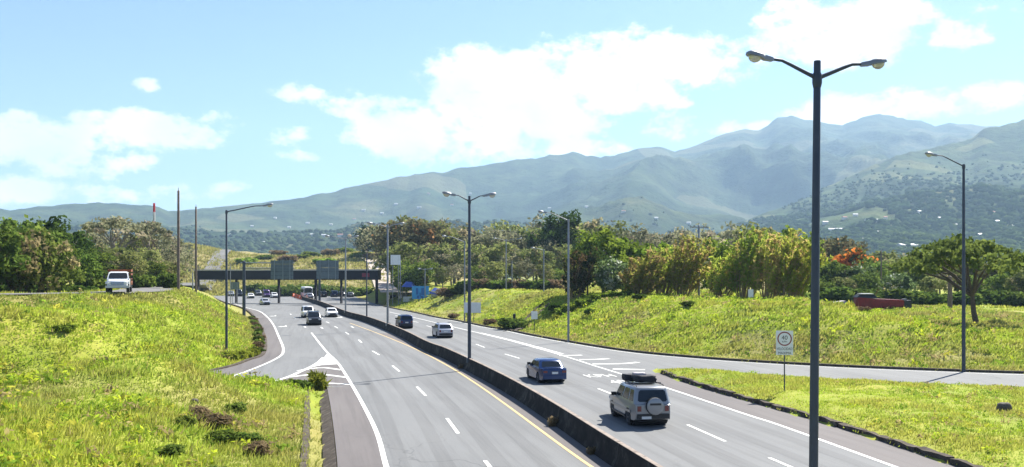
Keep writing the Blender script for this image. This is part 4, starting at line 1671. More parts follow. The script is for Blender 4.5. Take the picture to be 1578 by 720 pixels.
P_SILVER = carpaint('paint_silver_beige', (0.255, 0.262, 0.272), .35, .32)
P_BLUE = carpaint('paint_blue', (0.010, 0.036, 0.125), .3, .22)
P_WHITE = carpaint('paint_white', (0.70, 0.70, 0.69), 0, .35)
P_PEARL = carpaint('paint_pearl', (0.42, 0.43, 0.47), .4, .3)
P_NAVY = carpaint('paint_navy', (0.010, 0.026, 0.095), .3, .28)
P_BLACK = carpaint('paint_black', (0.014, 0.015, 0.020), .2, .28)
P_GREY = carpaint('paint_grey', (0.16, 0.165, 0.175), .5, .35)
P_PURPLE = carpaint('paint_purple', (0.09, 0.03, 0.17), .2, .35)
P_RED = carpaint('paint_red', (0.35, 0.03, 0.02), .2, .35)
P_SAND = carpaint('paint_sand', (0.40, 0.36, 0.28), .2, .4)

SUVK = dict(L=4.6, W=1.86, H=1.82, belt=1.08, hood=1.04, clear=.32, r=.37, wb=2.75, tumble=.21, front_z=.84, cab=(-2.22, -2.05, .42, 1.22), pillars=(.27, .62), nose=.07)
# 1 the silver off-roader with roof load and spare wheel
loc, rz = on_road(1003, 657, 4.6)
car = make_car('off_road_car', 'silver off-road car with dark luggage on its roof and a spare wheel behind', 'car', loc, rz - .02, P_SILVER, **SUVK, rails=True, plate=False)
m = MB(); m.lathe([(.10, -2.53), (.33, -2.53), (.385, -2.50), (.39, -2.38), (.30, -2.30)], 'y', 20, (0.05, 0, .98))
sp = m.build('spare_wheel_cover', P_SILVER, car, smooth=35)
m = MB(); m.lathe([(.39, -2.42), (.405, -2.40), (.405, -2.34), (.38, -2.31)], 'y', 20, (0.05, 0, .98)); m.build('spare_tyre', 'tyre', sp)
m = MB(); m.box(-.22, .30, -2.545, -2.532, 1.04, 1.13); m.build('cover_vent', 'car_black', sp)
m = MB(); m.box(-.55, -.10, -2.372, -2.348, .40, .52); m.build('number_plate', 'plate', car)
for s in (-1, 1):
    m = MB(); m.box(min(s * .93, s * .985), max(s * .93, s * .985), -1.0, 1.0, .36, .43); m.build('side_step', 'car_black', car)
    m = MB(); m.box(min(s * .915, s * .938), max(s * .915, s * .938), -1.75, 1.75, .62, .74); m.build('door_moulding', P_GREY, car)
for q in (-1.2, -.3):
    m = MB(); m.tube([(-.72, q, 1.90), (.72, q, 1.90)], .025, 6); m.build('roof_bar', 'car_black', car)


def lumpy(name, loc, size, parent, mat, seed, rnd_=.14):
    r = random.Random(seed)
    bm = bmesh.new()
    bmesh.ops.create_cube(bm, size=1.0)
    bmesh.ops.subdivide_edges(bm, edges=bm.edges[:], cuts=3, use_grid_fill=True)
    for v in bm.verts:
        l = v.co.length
        v.co = v.co.lerp(v.co.normalized() * .58, rnd_) * (1 + r.uniform(-.09, .09))
        v.co.x *= size[0]; v.co.y *= size[1]; v.co.z *= size[2]
    me = bpy.data.meshes.new(name)
    bm.to_mesh(me); bm.free()
    me.shade_smooth()
    me.materials.append(MATS[mat])
    return link(name, me, parent, loc)


cs, sn = math.cos(rz), math.sin(rz)
def carpt(c, dx, dy, dz):
    return (c[0] + dx * math.cos(rz) - dy * math.sin(rz), c[1] + dx * math.sin(rz) + dy * math.cos(rz), c[2] + dz)


flat('bag_dark', (0.02, 0.02, 0.026), 0.8)
flat('bag_pale', (0.40, 0.36, 0.38), 0.8)
b1 = lumpy('luggage_bag', carpt(loc, .10, -.55, 2.05), (.95, .85, .30), None, 'bag_dark', 1); b1.rotation_euler = (0, 0, rz)
tag(b1, 'large dark bag strapped on the roof of the silver car', 'bag')
b2 = lumpy('luggage_bag', carpt(loc, -.40, .20, 2.04), (.6, .55, .28), None, 'bag_dark', 2); b2.rotation_euler = (0, 0, rz)
tag(b2, 'smaller dark bag towards the front of the silver car roof', 'bag')
b3 = lumpy('luggage_bag', carpt(loc, -.10, -.40, 2.24), (.55, .42, .13), None, 'bag_pale', 3); b3.rotation_euler = (0, 0, rz)
tag(b3, 'pale bundle lying on top of the roof bags', 'bag')

SEDK = dict(L=4.55, W=1.78, H=1.45, belt=.93, hood=.90, deck=.99, clear=.22, r=.32, wb=2.65, tumble=.22, front_z=.68, cab=(-1.62, -1.02, .35, 1.18), pillars=(.50,), nose=.12)
loc2, rz2 = on_road(852, 590.5, 4.5)
c2 = make_car('sedan', 'dark blue saloon car seen from behind in the inner lane', 'car', loc2, rz2, P_BLUE, **SEDK, lower=P_BLUE)
m = MB(); m.box(-.62, .62, -2.20, -2.05, 1.03, 1.06); m.build('boot_spoiler', P_BLUE, c2)
HAT = dict(L=4.35, W=1.80, H=1.57, belt=.98, hood=.94, clear=.24, r=.34, wb=2.6, tumble=.22, front_z=.74, cab=(-2.10, -1.55, .30, 1.25), pillars=(.24, .60), nose=.10)
loc3, rz3 = on_road(686, 521, 4.3)
make_car('hatchback', 'white crossover car seen from behind past the second lamp post', 'car', loc3, rz3, carpaint('paint_lightgrey', (0.42, 0.43, 0.48), .2, .3), **HAT, rails=True)
loc4, rz4 = on_road(626, 506.5, 4.2)
make_car('compact_suv', 'dark blue upright car seen from behind, farthest in the right lanes', 'car', loc4, rz4, P_NAVY, **dict(SUVK, L=4.2, H=1.72, W=1.78))

loc5, rz5 = on_road(485, 501.5, 4.5, False)
make_car('black_suv', 'black off-road car coming towards the camera beside a white one', 'car', loc5, rz5, P_BLACK, **dict(SUVK, W=1.9), rails=True)
loc6, rz6 = on_road(476, 490, 4.5, False)
make_car('white_suv', 'white tall car coming on just behind the black off-road car', 'car', loc6, rz6, P_WHITE, **SUVK)
loc7, rz7 = on_road(512.5, 489, 4.5, False)
make_car('sedan', 'white saloon car coming on beside the median barrier', 'car', loc7, rz7, P_WHITE, **SEDK)
loc8, rz8 = on_road(408.5, 470.3, 4.4, False)
make_car('sedan', 'pale grey car coming on alone in the outer lanes', 'car', loc8, rz8 + .15, P_PEARL, **SEDK)
far = [(386.5, 460, 'sedan', SEDK, P_WHITE, 'white car below the beam, left of the purple van', 'car'),
       (356, 456.5, 'sedan', HAT, P_PEARL, 'pale car at the far left below the beam', 'car'),
       (368.5, 457, 'van', dict(SUVK, H=2.1), P_BLACK, 'dark van next to the pale car at far left below the beam', 'van'),
       (411, 458.5, 'minivan', dict(SUVK, H=2.2, W=1.95), P_PURPLE, 'purple and white van below the beam', 'van'),
       (423, 459.5, 'sedan', HAT, P_WHITE, 'white hatchback right of the purple van below the beam', 'car'),
       (432, 457, 'sedan', SEDK, P_SAND, 'sand coloured car next to the orange barriers', 'car'),
       (398, 456, 'sedan', SUVK, P_GREY, 'grey car waiting behind the white car below the beam', 'car')]
for (px, py, nm, kw, pm, lab, cat) in far:
    l_, r_ = on_road(px, py, 4.4, False)
    make_car(nm, lab, cat, l_, r_ + .1, pm, **kw)
for (px, py, nm, kw, pm, lab, cat) in [(499, 458.5, 'sedan', SUVK, P_BLACK, 'black car driving away under the beam right of the sign post', 'car'), (516, 458, 'pickup_car', dict(SUVK, H=1.95), P_NAVY, 'dark tall car under the beam, third from the right column', 'car'),
                                        (527, 457.5, 'sedan', HAT, P_BLACK, 'small black car under the beam between two others', 'car'), (541, 458, 'sedan', SEDK, P_GREY, 'grey car under the beam nearest the right column', 'car'), (478, 460.5, 'sedan', HAT, P_PEARL, 'silver car right of the orange barriers in front of the bus', 'car')]:
    l_, r_ = on_road(px, py, 4.4, True)
    make_car(nm, lab, cat, l_, r_, pm, **kw)


def make_bus(loc, rz):
    o = thing('bus', 'white bus coming on under the beam behind the orange barriers', 'bus', loc, rz)
    L, W, H = 10.5, 2.5, 3.2
    m = MB()
    sec = [(-L / 2, .94, .97), (-L / 2 + .25, 1, 1), (L / 2 - .35, 1, 1), (L / 2 - .05, .96, .94)]
    vs = []
    for (y, sx, szz) in sec:
        w, h = W / 2 * sx, H * szz
        vs += [(-w, y, .4), (w, y, .4), (w, y, h - .25), (w - .25, y, h), (-w + .25, y, h), (-w, y, h - .25)]
    fs = [(i * 6 + j, i * 6 + (j + 1) % 6, (i + 1) * 6 + (j + 1) % 6, (i + 1) * 6 + j) for i in range(3) for j in range(6)] + [tuple(range(6)), tuple(18 + j for j in range(6))]
    m.add(vs, fs)
    m.build('body', P_WHITE, o, smooth=30)
    m = MB(); m.box(-1.08, 1.08, L / 2 - .30, L / 2 - .01, 1.45, 2.65); m.build('windscreen', 'car_glass', o)
    m = MB(); m.box(-.8, .8, L / 2 - .30, L / 2 - .012, 2.72, 2.95); m.build('destination_display', 'sign_black', o)
    for s in (-1, 1):
        for k in range(6):
            m = MB(); y0 = -L / 2 + .6 + k * 1.5
            m.box(min(s * 1.24, s * 1.262), max(s * 1.24, s * 1.262), y0, y0 + 1.35, 1.5, 2.5); m.build('side_window', 'car_glass', o)
        m = MB(); m.box(s * .85 - .2, s * .85 + .2, L / 2 - .1, L / 2 - .035, .75, .95); m.build('headlight', 'head_lens', o)
        m = MB(); m.box(s * 1.35 - .1, s * 1.35 + .1, L / 2 - .1, L / 2 + .1, 1.9, 2.4); m.build('mirror', 'car_black', o)
        for yy in (-L / 2 + 2.6, L / 2 - 2.4):
            wheel(o, s * 1.13, yy, .48, .28, s)
    m = MB(); m.box(-1.2, 1.2, L / 2 - .15, L / 2 + .02, .4, .68); m.build('front_bumper', 'car_black', o)


yb_ = 272.0
make_bus(((466.5 - CX) / FPX * yb_, yb_ + 5, .012), -heading(250) + math.pi)


# light truck on the bank road, seen from the front
def make_truck(name, label, loc, rz, cabm, W=2.05, bed='rack', L=5.6, H=2.05, roofm=None):
    o = thing(name, label, 'truck', loc, rz)
    yf = L / 2
    m = MB()   # bonnet and cab
    w = W / 2
    st = [(yf - .02, w * .80, .62, 1.02), (yf - .12, w * .86, .55, 1.12), (yf - 1.05, w * .90, .55, 1.22), (yf - 1.15, w * .93, .55, 1.26)]
    vs = []
    for (y, ww, a, b_) in st:
        vs += [(-ww, y, a), (ww, y, a), (ww, y, b_ - .10), (ww - .14, y, b_), (-ww + .14, y, b_), (-ww, y, b_ - .10)]
    fs = [(i * 6 + j, i * 6 + (j + 1) % 6, (i + 1) * 6 + (j + 1) % 6, (i + 1) * 6 + j) for i in range(3) for j in range(6)] + [tuple(range(6)), tuple(18 + j for j in range(6))]
    m.add(vs, fs)
    c0, c1 = yf - 1.10, yf - 2.75
    wt = w * .80
    vs = [(-w * .93, c1, .5), (w * .93, c1, .5), (w * .93, c0, .5), (-w * .93, c0, .5), (-w * .93, c1, 1.25), (w * .93, c1, 1.25), (w * .93, c0, 1.25), (-w * .93, c0, 1.25),
          (-wt, c1 + .03, H - .08), (wt, c1 + .03, H - .08), (wt, c0 - .50, H - .08), (-wt, c0 - .50, H - .08), (-wt + .15, c1 + .12, H), (wt - .15, c1 + .12, H), (wt - .15, c0 - .66, H), (-wt + .15, c0 - .66, H)]
    fs = [(k * 4 + i, k * 4 + (i + 1) % 4, k * 4 + 4 + (i + 1) % 4, k * 4 + 4 + i) for k in range(3) for i in range(4)] + [(0, 1, 2, 3), (12, 13, 14, 15)]
    m.add(vs, fs)
    # wings over the front wheels
    for s in (-1, 1):
        m.box(min(s * w * .72, s * w), max(s * w * .72, s * w), yf - 1.12, yf - .20, .80, 1.05)
    m.build('cab', cabm, o, smooth=30)
    loop_glass(o, 'windscreen', [(w * .93, c0, 1.27), (-w * .93, c0, 1.27), (-wt, c0 - .50, H - .08), (wt, c0 - .50, H - .08)], (.06, .94), (.08, .93), .012)
    for s in (-1, 1):
        q = [(s * w * .93, c1, 1.27), (s * w * .93, c0, 1.27), (s * wt, c0 - .5, H - .08), (s * wt, c1 + .03, H - .08)]
        loop_glass(o, 'side_window', q if s > 0 else [q[1], q[0], q[3], q[2]], (.1, .9), (.08, .92), .012)
        m = MB(); m.lathe([(.11, yf - .13), (.12, yf + .0), (.08, yf + .03)], 'y', 12, (s * w * .74, 0, .90)); m.build('headlight', 'head_lens', o)
        m = MB(); m.box(s * (w + .16) - .09, s * (w + .16) + .09, c0 - .15, c0 - .08, 1.30, 1.62); m.box(min(s * w * .9, s * (w + .1)), max(s * w * .9, s * (w + .1)), c0 - .13, c0 - .10, 1.34, 1.38); m.build('mirror', 'car_black', o)
        wheel(o, s * (w - .15), yf - .78, .40, .26, s)
        wheel(o, s * (w - .15), -yf + 1.0, .40, .26, s)
    m = MB(); m.box(-w * .52, w * .52, yf - .04, yf + .012, .72, .99); g = m.build('grille', 'blue_dark', o)
    for k in range(4):
        m = MB(); m.box(-w * .50, w * .50, yf + .013, yf + .024, .745 + k * .06, .765 + k * .06); m.build('grille_bar', 'chrome', g)
    m = MB(); m.box(-w * .98, w * .98, yf - .05, yf + .12, .46, .66); m.build('front_bumper', P_PEARL, o)
    m = MB(); m.box(-.5, .5, -yf, yf - .3, .42, .54); m.build('chassis', 'car_black', o)
    m = MB(); m.box(-w, w, -yf, c1 - .1, .72, .80); m.build('bed_floor', 'rust', o)
    if bed == 'rack':
        for s in (-1, 1):
            for k in range(4):
                m = MB(); m.box(min(s * w, s * (w - .05)), max(s * w, s * (w - .05)), -yf, c1 - .1, .86 + k * .36, 1.08 + k * .36); m.build('side_board', 'rust', o)
        for k in range(4):
            m = MB(); m.box(-w + .055, w - .055, c1 - .16, c1 - .11, .86 + k * .36, 1.08 + k * .36); m.build('front_board', 'rust', o)
    else:
        m = MB(); m.box(-w, w, -yf, c1 - .12, .81, H + .25); m.build('cargo_box', roofm or P_WHITE, o)
    return o


xt, yt = (170 - CX) / FPX * 87.0, 87.0
zt_ = hz(xt, yt)
make_truck('flatbed_truck', 'white truck with wooden rack coming along the side road on the left bank', (xt, yt + 2.0, zt_ + .10), math.pi + .33, P_WHITE, W=2.05, H=1.95)
x, y = G(627, 468)
make_truck('parked_truck', 'grey truck with white roof parked on the right shoulder before the blue banner', (x - .8, y + 1, .012), -heading(y) , P_GREY, bed='box', roofm=P_GREY, W=2.1, L=6)
x, y = G(602, 466)
make_car('pickup_car', 'dark car parked on the right shoulder left of the grey truck', 'car', (x, y + 2, .012), -heading(y), P_BLACK, **dict(SUVK, H=1.75))

# red hull of an old machine on the plateau, with a rusty trailer in front
Yh = 128.0
xh, _, zh = pt(1358, Yh)
o = thing('derelict_machine', 'dark red derelict hull lying on the grass plateau', 'machine', (xh, Yh, zh), -.05)
k = Yh / FPX
m = MB()
sec = [(-40 * k, .5, .7, 1.3), (-38 * k, 1.1, .25, 1.75), (-12 * k, 1.25, .05, 1.55), (18 * k, 1.25, .1, 1.45), (30 * k, 1.15, .3, 1.40)]
vs = []
for (xx, w, a, b_) in sec:
    vs += [(xx, -w, a + .35), (xx, -w * .7, a), (xx, w * .7, a), (xx, w, a + .35), (xx, w, b_), (xx, -w, b_)]
m.add(vs, [(i * 6 + j, i * 6 + (j + 1) % 6, i * 6 + 6 + (j + 1) % 6, i * 6 + 6 + j) for i in range(4) for j in range(6)] + [tuple(range(6)), tuple(24 + j for j in range(6))])
m.build('hull', 'red_hull', o)
m = MB(); m.add([(-40 * k, -1.0, 1.72), (-8 * k, -1.0, 1.62), (-8 * k, 1.0, 1.62), (-40 * k, 1.0, 1.72), (-36 * k, -.8, 2.1), (-14 * k, -.8, 2.15), (-14 * k, .8, 2.15), (-36 * k, .8, 2.1)], [(0, 1, 5, 4), (1, 2, 6, 5), (2, 3, 7, 6), (3, 0, 4, 7), (4, 5, 6, 7), (0, 3, 2, 1)])
cb = m.build('cabin', 'sign_black', o)
m = MB(); m.box(-33 * k, -15 * k, -.95, .95, 2.152, 2.26); m.build('cabin_roof', 'roof_white', cb)
m = MB(); m.box(30.2 * k, 42 * k, -1.0, 1.0, -.1, 1.35); m.build('engine_block', 'sign_black', o)
m = MB(); m.box(30 * k, 36 * k, -.6, -.1, 1.352, 1.55); m.build('exhaust_hood', 'galvanised', o)
m = MB(); m.tube([(-12 * k, 0, 1.6), (-4 * k, 0, 2.9)], .05, 6); m.build('lifting_arm', 'rust', o)
xh, _, zh = pt(1299, Yh + 2)
o = thing('derelict_trailer', 'rusty low trailer with pale cover left of the red hull', 'trailer', (xh, Yh + 2, zh), .05)
m = MB(); m.box(-.4, 1.7, -.8, .8, .45, .72); m.build('bed', 'red_hull', o)
m = MB(); m.add([(-1.7, -.8, .75), (.3, -.8, .95), (.3, .8, .95), (-1.7, .8, .75), (-1.2, -.7, 1.05), (.1, -.7, 1.25), (.1, .7, 1.25), (-1.2, .7, 1.05)], [(0, 1, 5, 4), (1, 2, 6, 5), (2, 3, 7, 6), (3, 0, 4, 7), (4, 5, 6, 7), (0, 3, 2, 1)])
m.build('cover', 'bag_pale', o)
m = MB(); m.box(-1.5, -.4, -.06, .06, .4, .52); m.build('drawbar', 'rust', o)
for s in (-1, 1):
    m = MB(); m.lathe([(.2, s * .72), (.34, s * .72), (.38, s * .76), (.38, s * .88), (.34, s * .92), (.1, s * .92)], 'y', 14, (.9, 0, .38)); m.build('wheel', 'tyre', o)

# ------------------------------------------------------------------ trees
def leaf_cloud(r, centers, radii, per, size, cols, flat_=0.75, aspect=1.6, up=0.35):
    """leaf-sized quads spread through the volume of many small clumps"""
    n = len(centers)
    c = np.repeat(np.asarray(centers, float), per, 0)
    rad = np.repeat(np.asarray(radii, float), per)
    N = n * per
    d = r.normal(size=(N, 3))
    d /= np.linalg.norm(d, axis=1)[:, None]
    rr = rad * (r.random(N) ** 0.45) * (0.85 + 0.35 * r.random(N))
    P = c + d * rr[:, None] * np.array([1, 1, flat_])
    nr = d * 0.7 + r.normal(size=(N, 3)) * 0.8
    nr[:, 2] += up
    nr /= np.linalg.norm(nr, axis=1)[:, None]
    a = np.cross(nr, r.normal(size=(N, 3)))
    a /= np.linalg.norm(a, axis=1)[:, None]
    b = np.cross(nr, a)
    s = size * (0.6 + 0.8 * r.random(N))
    a = a * (s * aspect / 2)[:, None]
    b = b * (s / 2)[:, None]
    V = np.stack([P - a, P + b * .9 - a * .1, P + a, P - b * .9 + a * .1], 1).reshape(-1, 3)
    F = np.arange(N * 4).reshape(N, 4)
    tone = np.repeat(r.random(n), per) * 0.55 + r.random(N) * 0.45
    c0, c1 = np.array(cols[0]), np.array(cols[1])
    C = c0 + (c1 - c0) * tone[:, None]
    if len(cols) > 2:
        pick = np.repeat(r.random(n) < cols[3], per) | (r.random(N) < cols[3] * .3)
        C[pick] = np.array(cols[2]) * (0.7 + 0.6 * r.random((pick.sum(), 1)))
    return V, F, np.repeat(C, 4, 0)


def limb(m, p0, p1, r0, r1, rnd, sag=0.12):
    p0, p1 = Vector(p0), Vector(p1)
    d = p1 - p0
    q = [p0]
    for t in (.35, .7):
        q.append(p0 + d * t + Vector((rnd.uniform(-1, 1), rnd.uniform(-1, 1), rnd.uniform(.2, 1))) * d.length * sag)
    q.append(p1)
    m.tube(q, [r0, r0 * .7 + r1 * .3, r0 * .35 + r1 * .65, r1], 6, cap=False)


PROTO = {}


def tree_proto(key, seed, H, fork, crown, cols, nclump, per, leaf, crad, bark='bark', trunk_r=.22, lean=(0, 0), shell=.55, trunks=1, top_flat=False, aspect=1.6):
    """crown = (radius x, radius y, bottom z, top z)"""
    r = np.random.default_rng(seed)
    rnd = random.Random(seed)
    rx, ry, zb, zt = crown
    cz, hzz = (zb + zt) / 2, (zt - zb) / 2
    C, R = [], []
    while len(C) < nclump:
        p = r.uniform(-1, 1, 3)
        l = np.linalg.norm(p)
        if l > 1 or l < shell * r.random():
            continue
        if top_flat:
            zz = zb + (zt - zb) * (1 - (p[0] ** 2 + p[1] ** 2) * .75) * (.78 + .22 * r.random())
        else:
            zz = cz + p[2] * hzz
        wob = 1 + .22 * math.sin(3 * math.atan2(p[1], p[0]) + seed) + .12 * math.sin(5 * math.atan2(p[1], p[0]) + 2 * seed)
        C.append((p[0] * rx * wob + lean[0] * zz / H, p[1] * ry * wob + lean[1] * zz / H, zz))
        R.append(crad * (.6 + .8 * r.random()))
    V, F, Cc = leaf_cloud(r, C, R, per, leaf, cols, .55 if top_flat else .8, aspect)
    crown_me = raw_mesh('crown', V, F, 'leaf', col=Cc)
    m = MB()
    fk = []
    for q in range(trunks):
        a = rnd.uniform(0, 6.28)
        off = .35 * (trunks > 1)
        fp = Vector((lean[0] * fork / H + math.cos(a) * off * 2, lean[1] * fork / H + math.sin(a) * off * 2, fork))
        b0 = Vector((math.cos(a) * off * .6, math.sin(a) * off * .6, -.3))
        mid = b0.lerp(fp, .5) + Vector((rnd.uniform(-.15, .15), rnd.uniform(-.15, .15), 0))
        m.tube([b0, mid, fp], [trunk_r * 1.25, trunk_r, trunk_r * .8], 8)
        fk.append(fp)
    order = list(range(len(C)))
    rnd.shuffle(order)
    for i in order[:min(16, len(C))]:
        f = min(fk, key=lambda p: (p - Vector(C[i])).length)
        limb(m, f - Vector((0, 0, .15)), C[i], trunk_r * .5, trunk_r * .10, rnd)
    trunk_me = m.mesh('trunk', bark, 60)
    PROTO[key] = (trunk_me, crown_me, H)


GREEN = [(0.070, 0.118, 0.022), (0.190, 0.240, 0.045)]
BRIGHT = [(0.110, 0.175, 0.020), (0.240, 0.300, 0.038)]
DARK = [(0.022, 0.048, 0.012), (0.075, 0.120, 0.022)]
DRY = [(0.150, 0.155, 0.088), (0.29, 0.28, 0.165), (0.32, 0.27, 0.19), .14]
OLIVE = [(0.125, 0.155, 0.044), (0.27, 0.285, 0.095), (0.29, 0.25, 0.14), .08]
for k_ in range(3):
    tree_proto('green%d' % k_, 20 + k_, 10, 2.6, (3.9, 3.9, 2.2, 10), GREEN, 60, 46, .42, 1.15)
    tree_proto('olive%d' % k_, 30 + k_, 11, 3.4, (4.4, 4.4, 3.4, 11), OLIVE, 58, 42, .44, 1.15, 'bark_pale')
    tree_proto('dry%d' % k_, 40 + k_, 11, 3.6, (4.8, 4.8, 4.0, 11), DRY, 50, 36, .38, 1.15, 'bark_pale', shell=.75)
tree_proto('wide_left', 51, 9, 1.8, (5.2, 5.2, 1.9, 9), GREEN, 80, 52, .42, 1.2, lean=(.5, 0), trunks=2)
tree_proto('tan_left', 52, 8.5, 1.6, (4.4, 4.4, 1.5, 8.5), [(0.09, 0.13, 0.025), (0.20, 0.23, 0.05), (0.32, 0.27, 0.13), .22], 70, 50, .42, 1.1, trunks=2)
tree_proto('dark0', 53, 10, 2.4, (3.6, 3.6, 2.0, 10), DARK, 62, 50, .42, 1.15)
tree_proto('dark1', 54, 12, 3.0, (4.6, 4.6, 3.0, 12), DARK, 66, 48, .45, 1.25)
tree_proto('bright0', 55, 10, 2.0, (3.9, 3.9, 1.6, 10), BRIGHT, 66, 46, .45, 1.2)
tree_proto('bright1', 56, 9, 1.8, (3.4, 3.4, 1.4, 9), BRIGHT, 56, 46, .45, 1.1)
tree_proto('silver', 57, 9, 2.0, (3.8, 3.8, 1.4, 9), [(0.07, 0.11, 0.04), (0.17, 0.22, 0.08), (0.40, 0.42, 0.34), .10], 62, 46, .45, 1.15)
tree_proto('umbrella', 58, 8.2, 2.9, (6.6, 6.0, 4.4, 8.2), [(0.10, 0.15, 0.03), (0.25, 0.30, 0.065)], 84, 48, .34, 1.0, 'bark', .27, lean=(-1.5, 0), shell=.2, top_flat=True)
tree_proto('umbrella_dry', 59, 11, 5.0, (5.2, 5.2, 7.0, 11), DRY, 55, 38, .34, 1.0, 'bark_pale', .28, shell=.2, top_flat=True)
tree_proto('flame', 60, 8, 2.4, (3.2, 3.2, 3.0, 8), [(0.09, 0.13, 0.03), (0.18, 0.20, 0.04), (0.75, 0.20, 0.05), .60], 46, 60, .42, 1.0)
tree_proto('russet', 61, 10, 3.0, (4.2, 4.2, 3.4, 10), [(0.12, 0.12, 0.06), (0.21, 0.19, 0.09), (0.32, 0.18, 0.08), .16], 52, 46, .40, 1.1, 'bark_pale', shell=.7)


def place_tree(key, px, Y, py_top, label, group=None, wide=1.0, name='tree', dz=0.0):
    tr, cr, H0 = PROTO[key]
    x, y, z = pt(px, Y)
    H = top_z(py_top, Y) - z
    s = H / H0
    o = thing(name, label, 'tree', (x, y, z - .05 + dz), random.uniform(0, 6.28) if key != 'umbrella' else 0.0, group)
    o.scale = (s * wide, s * wide, s)
    link('trunk', tr, o)
    link('crown', cr, o)
    return o


# left bank, trees along the side road
LB = [('wide_left', -38, 88, 338, 'broad green tree cut by the left edge of the picture', .95), ('tan_left', 8, 93, 352, 'leafy tree with tan tips second from the left edge', .95),
      ('tan_left', 52, 95, 356, 'tan-tipped spreading tree above the fence-like trunks on the left', .9), ('dark0', 70, 112, 333, 'tall dark evergreen behind the front trees on the left', 1.0),
      ('green1', 30, 108, 337, 'tall bright-edged tree behind the left front row', 1.1), ('green0', 92, 100, 374, 'rounded green tree left of the white truck', .95),
      ('green2', 128, 108, 384, 'lower green tree close behind the white truck', 1.0), ('dark0', 108, 124, 357, 'dark tree topped by brown twigs left of the white truck', 1.0),
      ('green0', 150, 124, 386, 'small green tree directly behind the white truck', 1.1), ('olive0', 205, 128, 392, 'olive tree right behind the white truck cab', 1.15), ('green1', 238, 136, 402, 'low green tree between truck and tall pole', 1.2)]
for (k_, px, Y, tp, lab, w) in LB:
    place_tree(k_, px, Y, tp, lab, None, w)
place_tree('umbrella_dry', 178, 165, 336, 'bare-limbed spreading tree on the skyline behind the truck', None, 1.1)
place_tree('umbrella_dry', 232, 172, 343, 'second bare-limbed spreading tree below the striped mast', None, .9)
for (k_, px, Y, tp, w) in [('olive1', 140, 175, 372, 1.1), ('olive2', 205, 185, 362, 1.1), ('dry0', 250, 190, 366, 1.1), ('olive0', 225, 160, 385, 1.2), ('dry1', 268, 200, 380, 1.1), ('olive1', 262, 160, 400, 1.1), ('olive2', 190, 150, 380, 1.1),
                           ('dry2', 160, 200, 356, 1.1), ('olive0', 262, 220, 388, 1.1), ('dry0', 250, 168, 392, 1.0), ('olive2', 268, 180, 408, .9)]:
    place_tree(k_, px, Y, tp, 'olive-brown tree in the thicket behind the white truck', 'thicket behind the white truck', w)
for (k_, px, Y, tp, w) in [('dry1', 272, 330, 383, 1.1), ('olive0', 292, 400, 378, 1.1), ('olive1', 268, 300, 376, 1.1), ('dry2', 318, 480, 384, 1.1), ('olive2', 300, 470, 376, 1.2), ('dry0', 255, 280, 366, 1.2)]:
    place_tree(k_, px, Y, tp, 'distant tree beside the climbing left road', 'distant trees by the climbing left road', w)

for (px, Y, tp) in [(556, 420, 372), (572, 430, 366), (590, 380, 372), (604, 372, 380)]:
    place_tree('dark1', px, Y, tp, 'dark tree standing above the pale earth track', 'dark trees above the earth track', .8)

# forest on the right behind the plateau: back, middle and front rows
for i, (px, tp) in enumerate([(560, 352), (580, 345), (604, 346), (628, 339), (652, 343), (676, 340), (700, 342), (724, 348), (752, 350), (776, 346), (800, 352), (826, 350), (850, 336), (892, 336), (920, 338), (950, 347), (975, 352)]):
    k_ = ['dry0', 'olive1', 'dry2', 'olive0', 'dry1', 'olive2'][i % 6]
    place_tree(k_, px, (262 if px > 600 else 400) + 18 * ((i * 7) % 5) / 5, tp, 'tall brown-green tree on the skyline of the right wood', 'skyline trees of the right wood', 1.05)
place_tree('russet', 640, 250, 338, 'russet-topped tree on the skyline left of the second lamp post')
place_tree('russet', 612, 262, 341, 'orange-brown tree above the raised square sign')
place_tree('dark1', 868, 240, 327, 'darkest and tallest tree crown of the right wood', None, 1.05)
place_tree('dark0', 566, 390, 347, 'dark narrow tree at the left end of the right wood', None, .8)
for i, (px, tp) in enumerate([(622, 372), (648, 380), (672, 372), (696, 384), (722, 376), (748, 380), (772, 372), (796, 384), (822, 378), (846, 374), (870, 380)]):
    k_ = ['olive2', 'dry1', 'olive0', 'dry0', 'olive1', 'dry2'][(i * 5) % 6]
    place_tree(k_, px, 222 + 14 * ((i * 3) % 4) / 4, tp, 'middle-height tree in the body of the right wood', 'middle trees of the right wood', 1.12)
for i, (px, tp, k_) in enumerate([(655, 400, 'green1'), (682, 412, 'olive0'), (706, 405, 'dry1'), (735, 408, 'green2'), (762, 402, 'olive2'), (760, 420, 'dry0'), (790, 405, 'olive1'), (812, 400, 'dry2'), (840, 408, 'olive0'), (860, 415, 'green0'), (625, 402, 'green2'), (640, 416, 'dark0')]):
    place_tree(k_, px, 192 + 12 * ((i * 3) % 4) / 4 + (14 if px < 660 else 0), tp, 'lower tree at the front edge of the right wood', 'front trees of the right wood', 1.15)

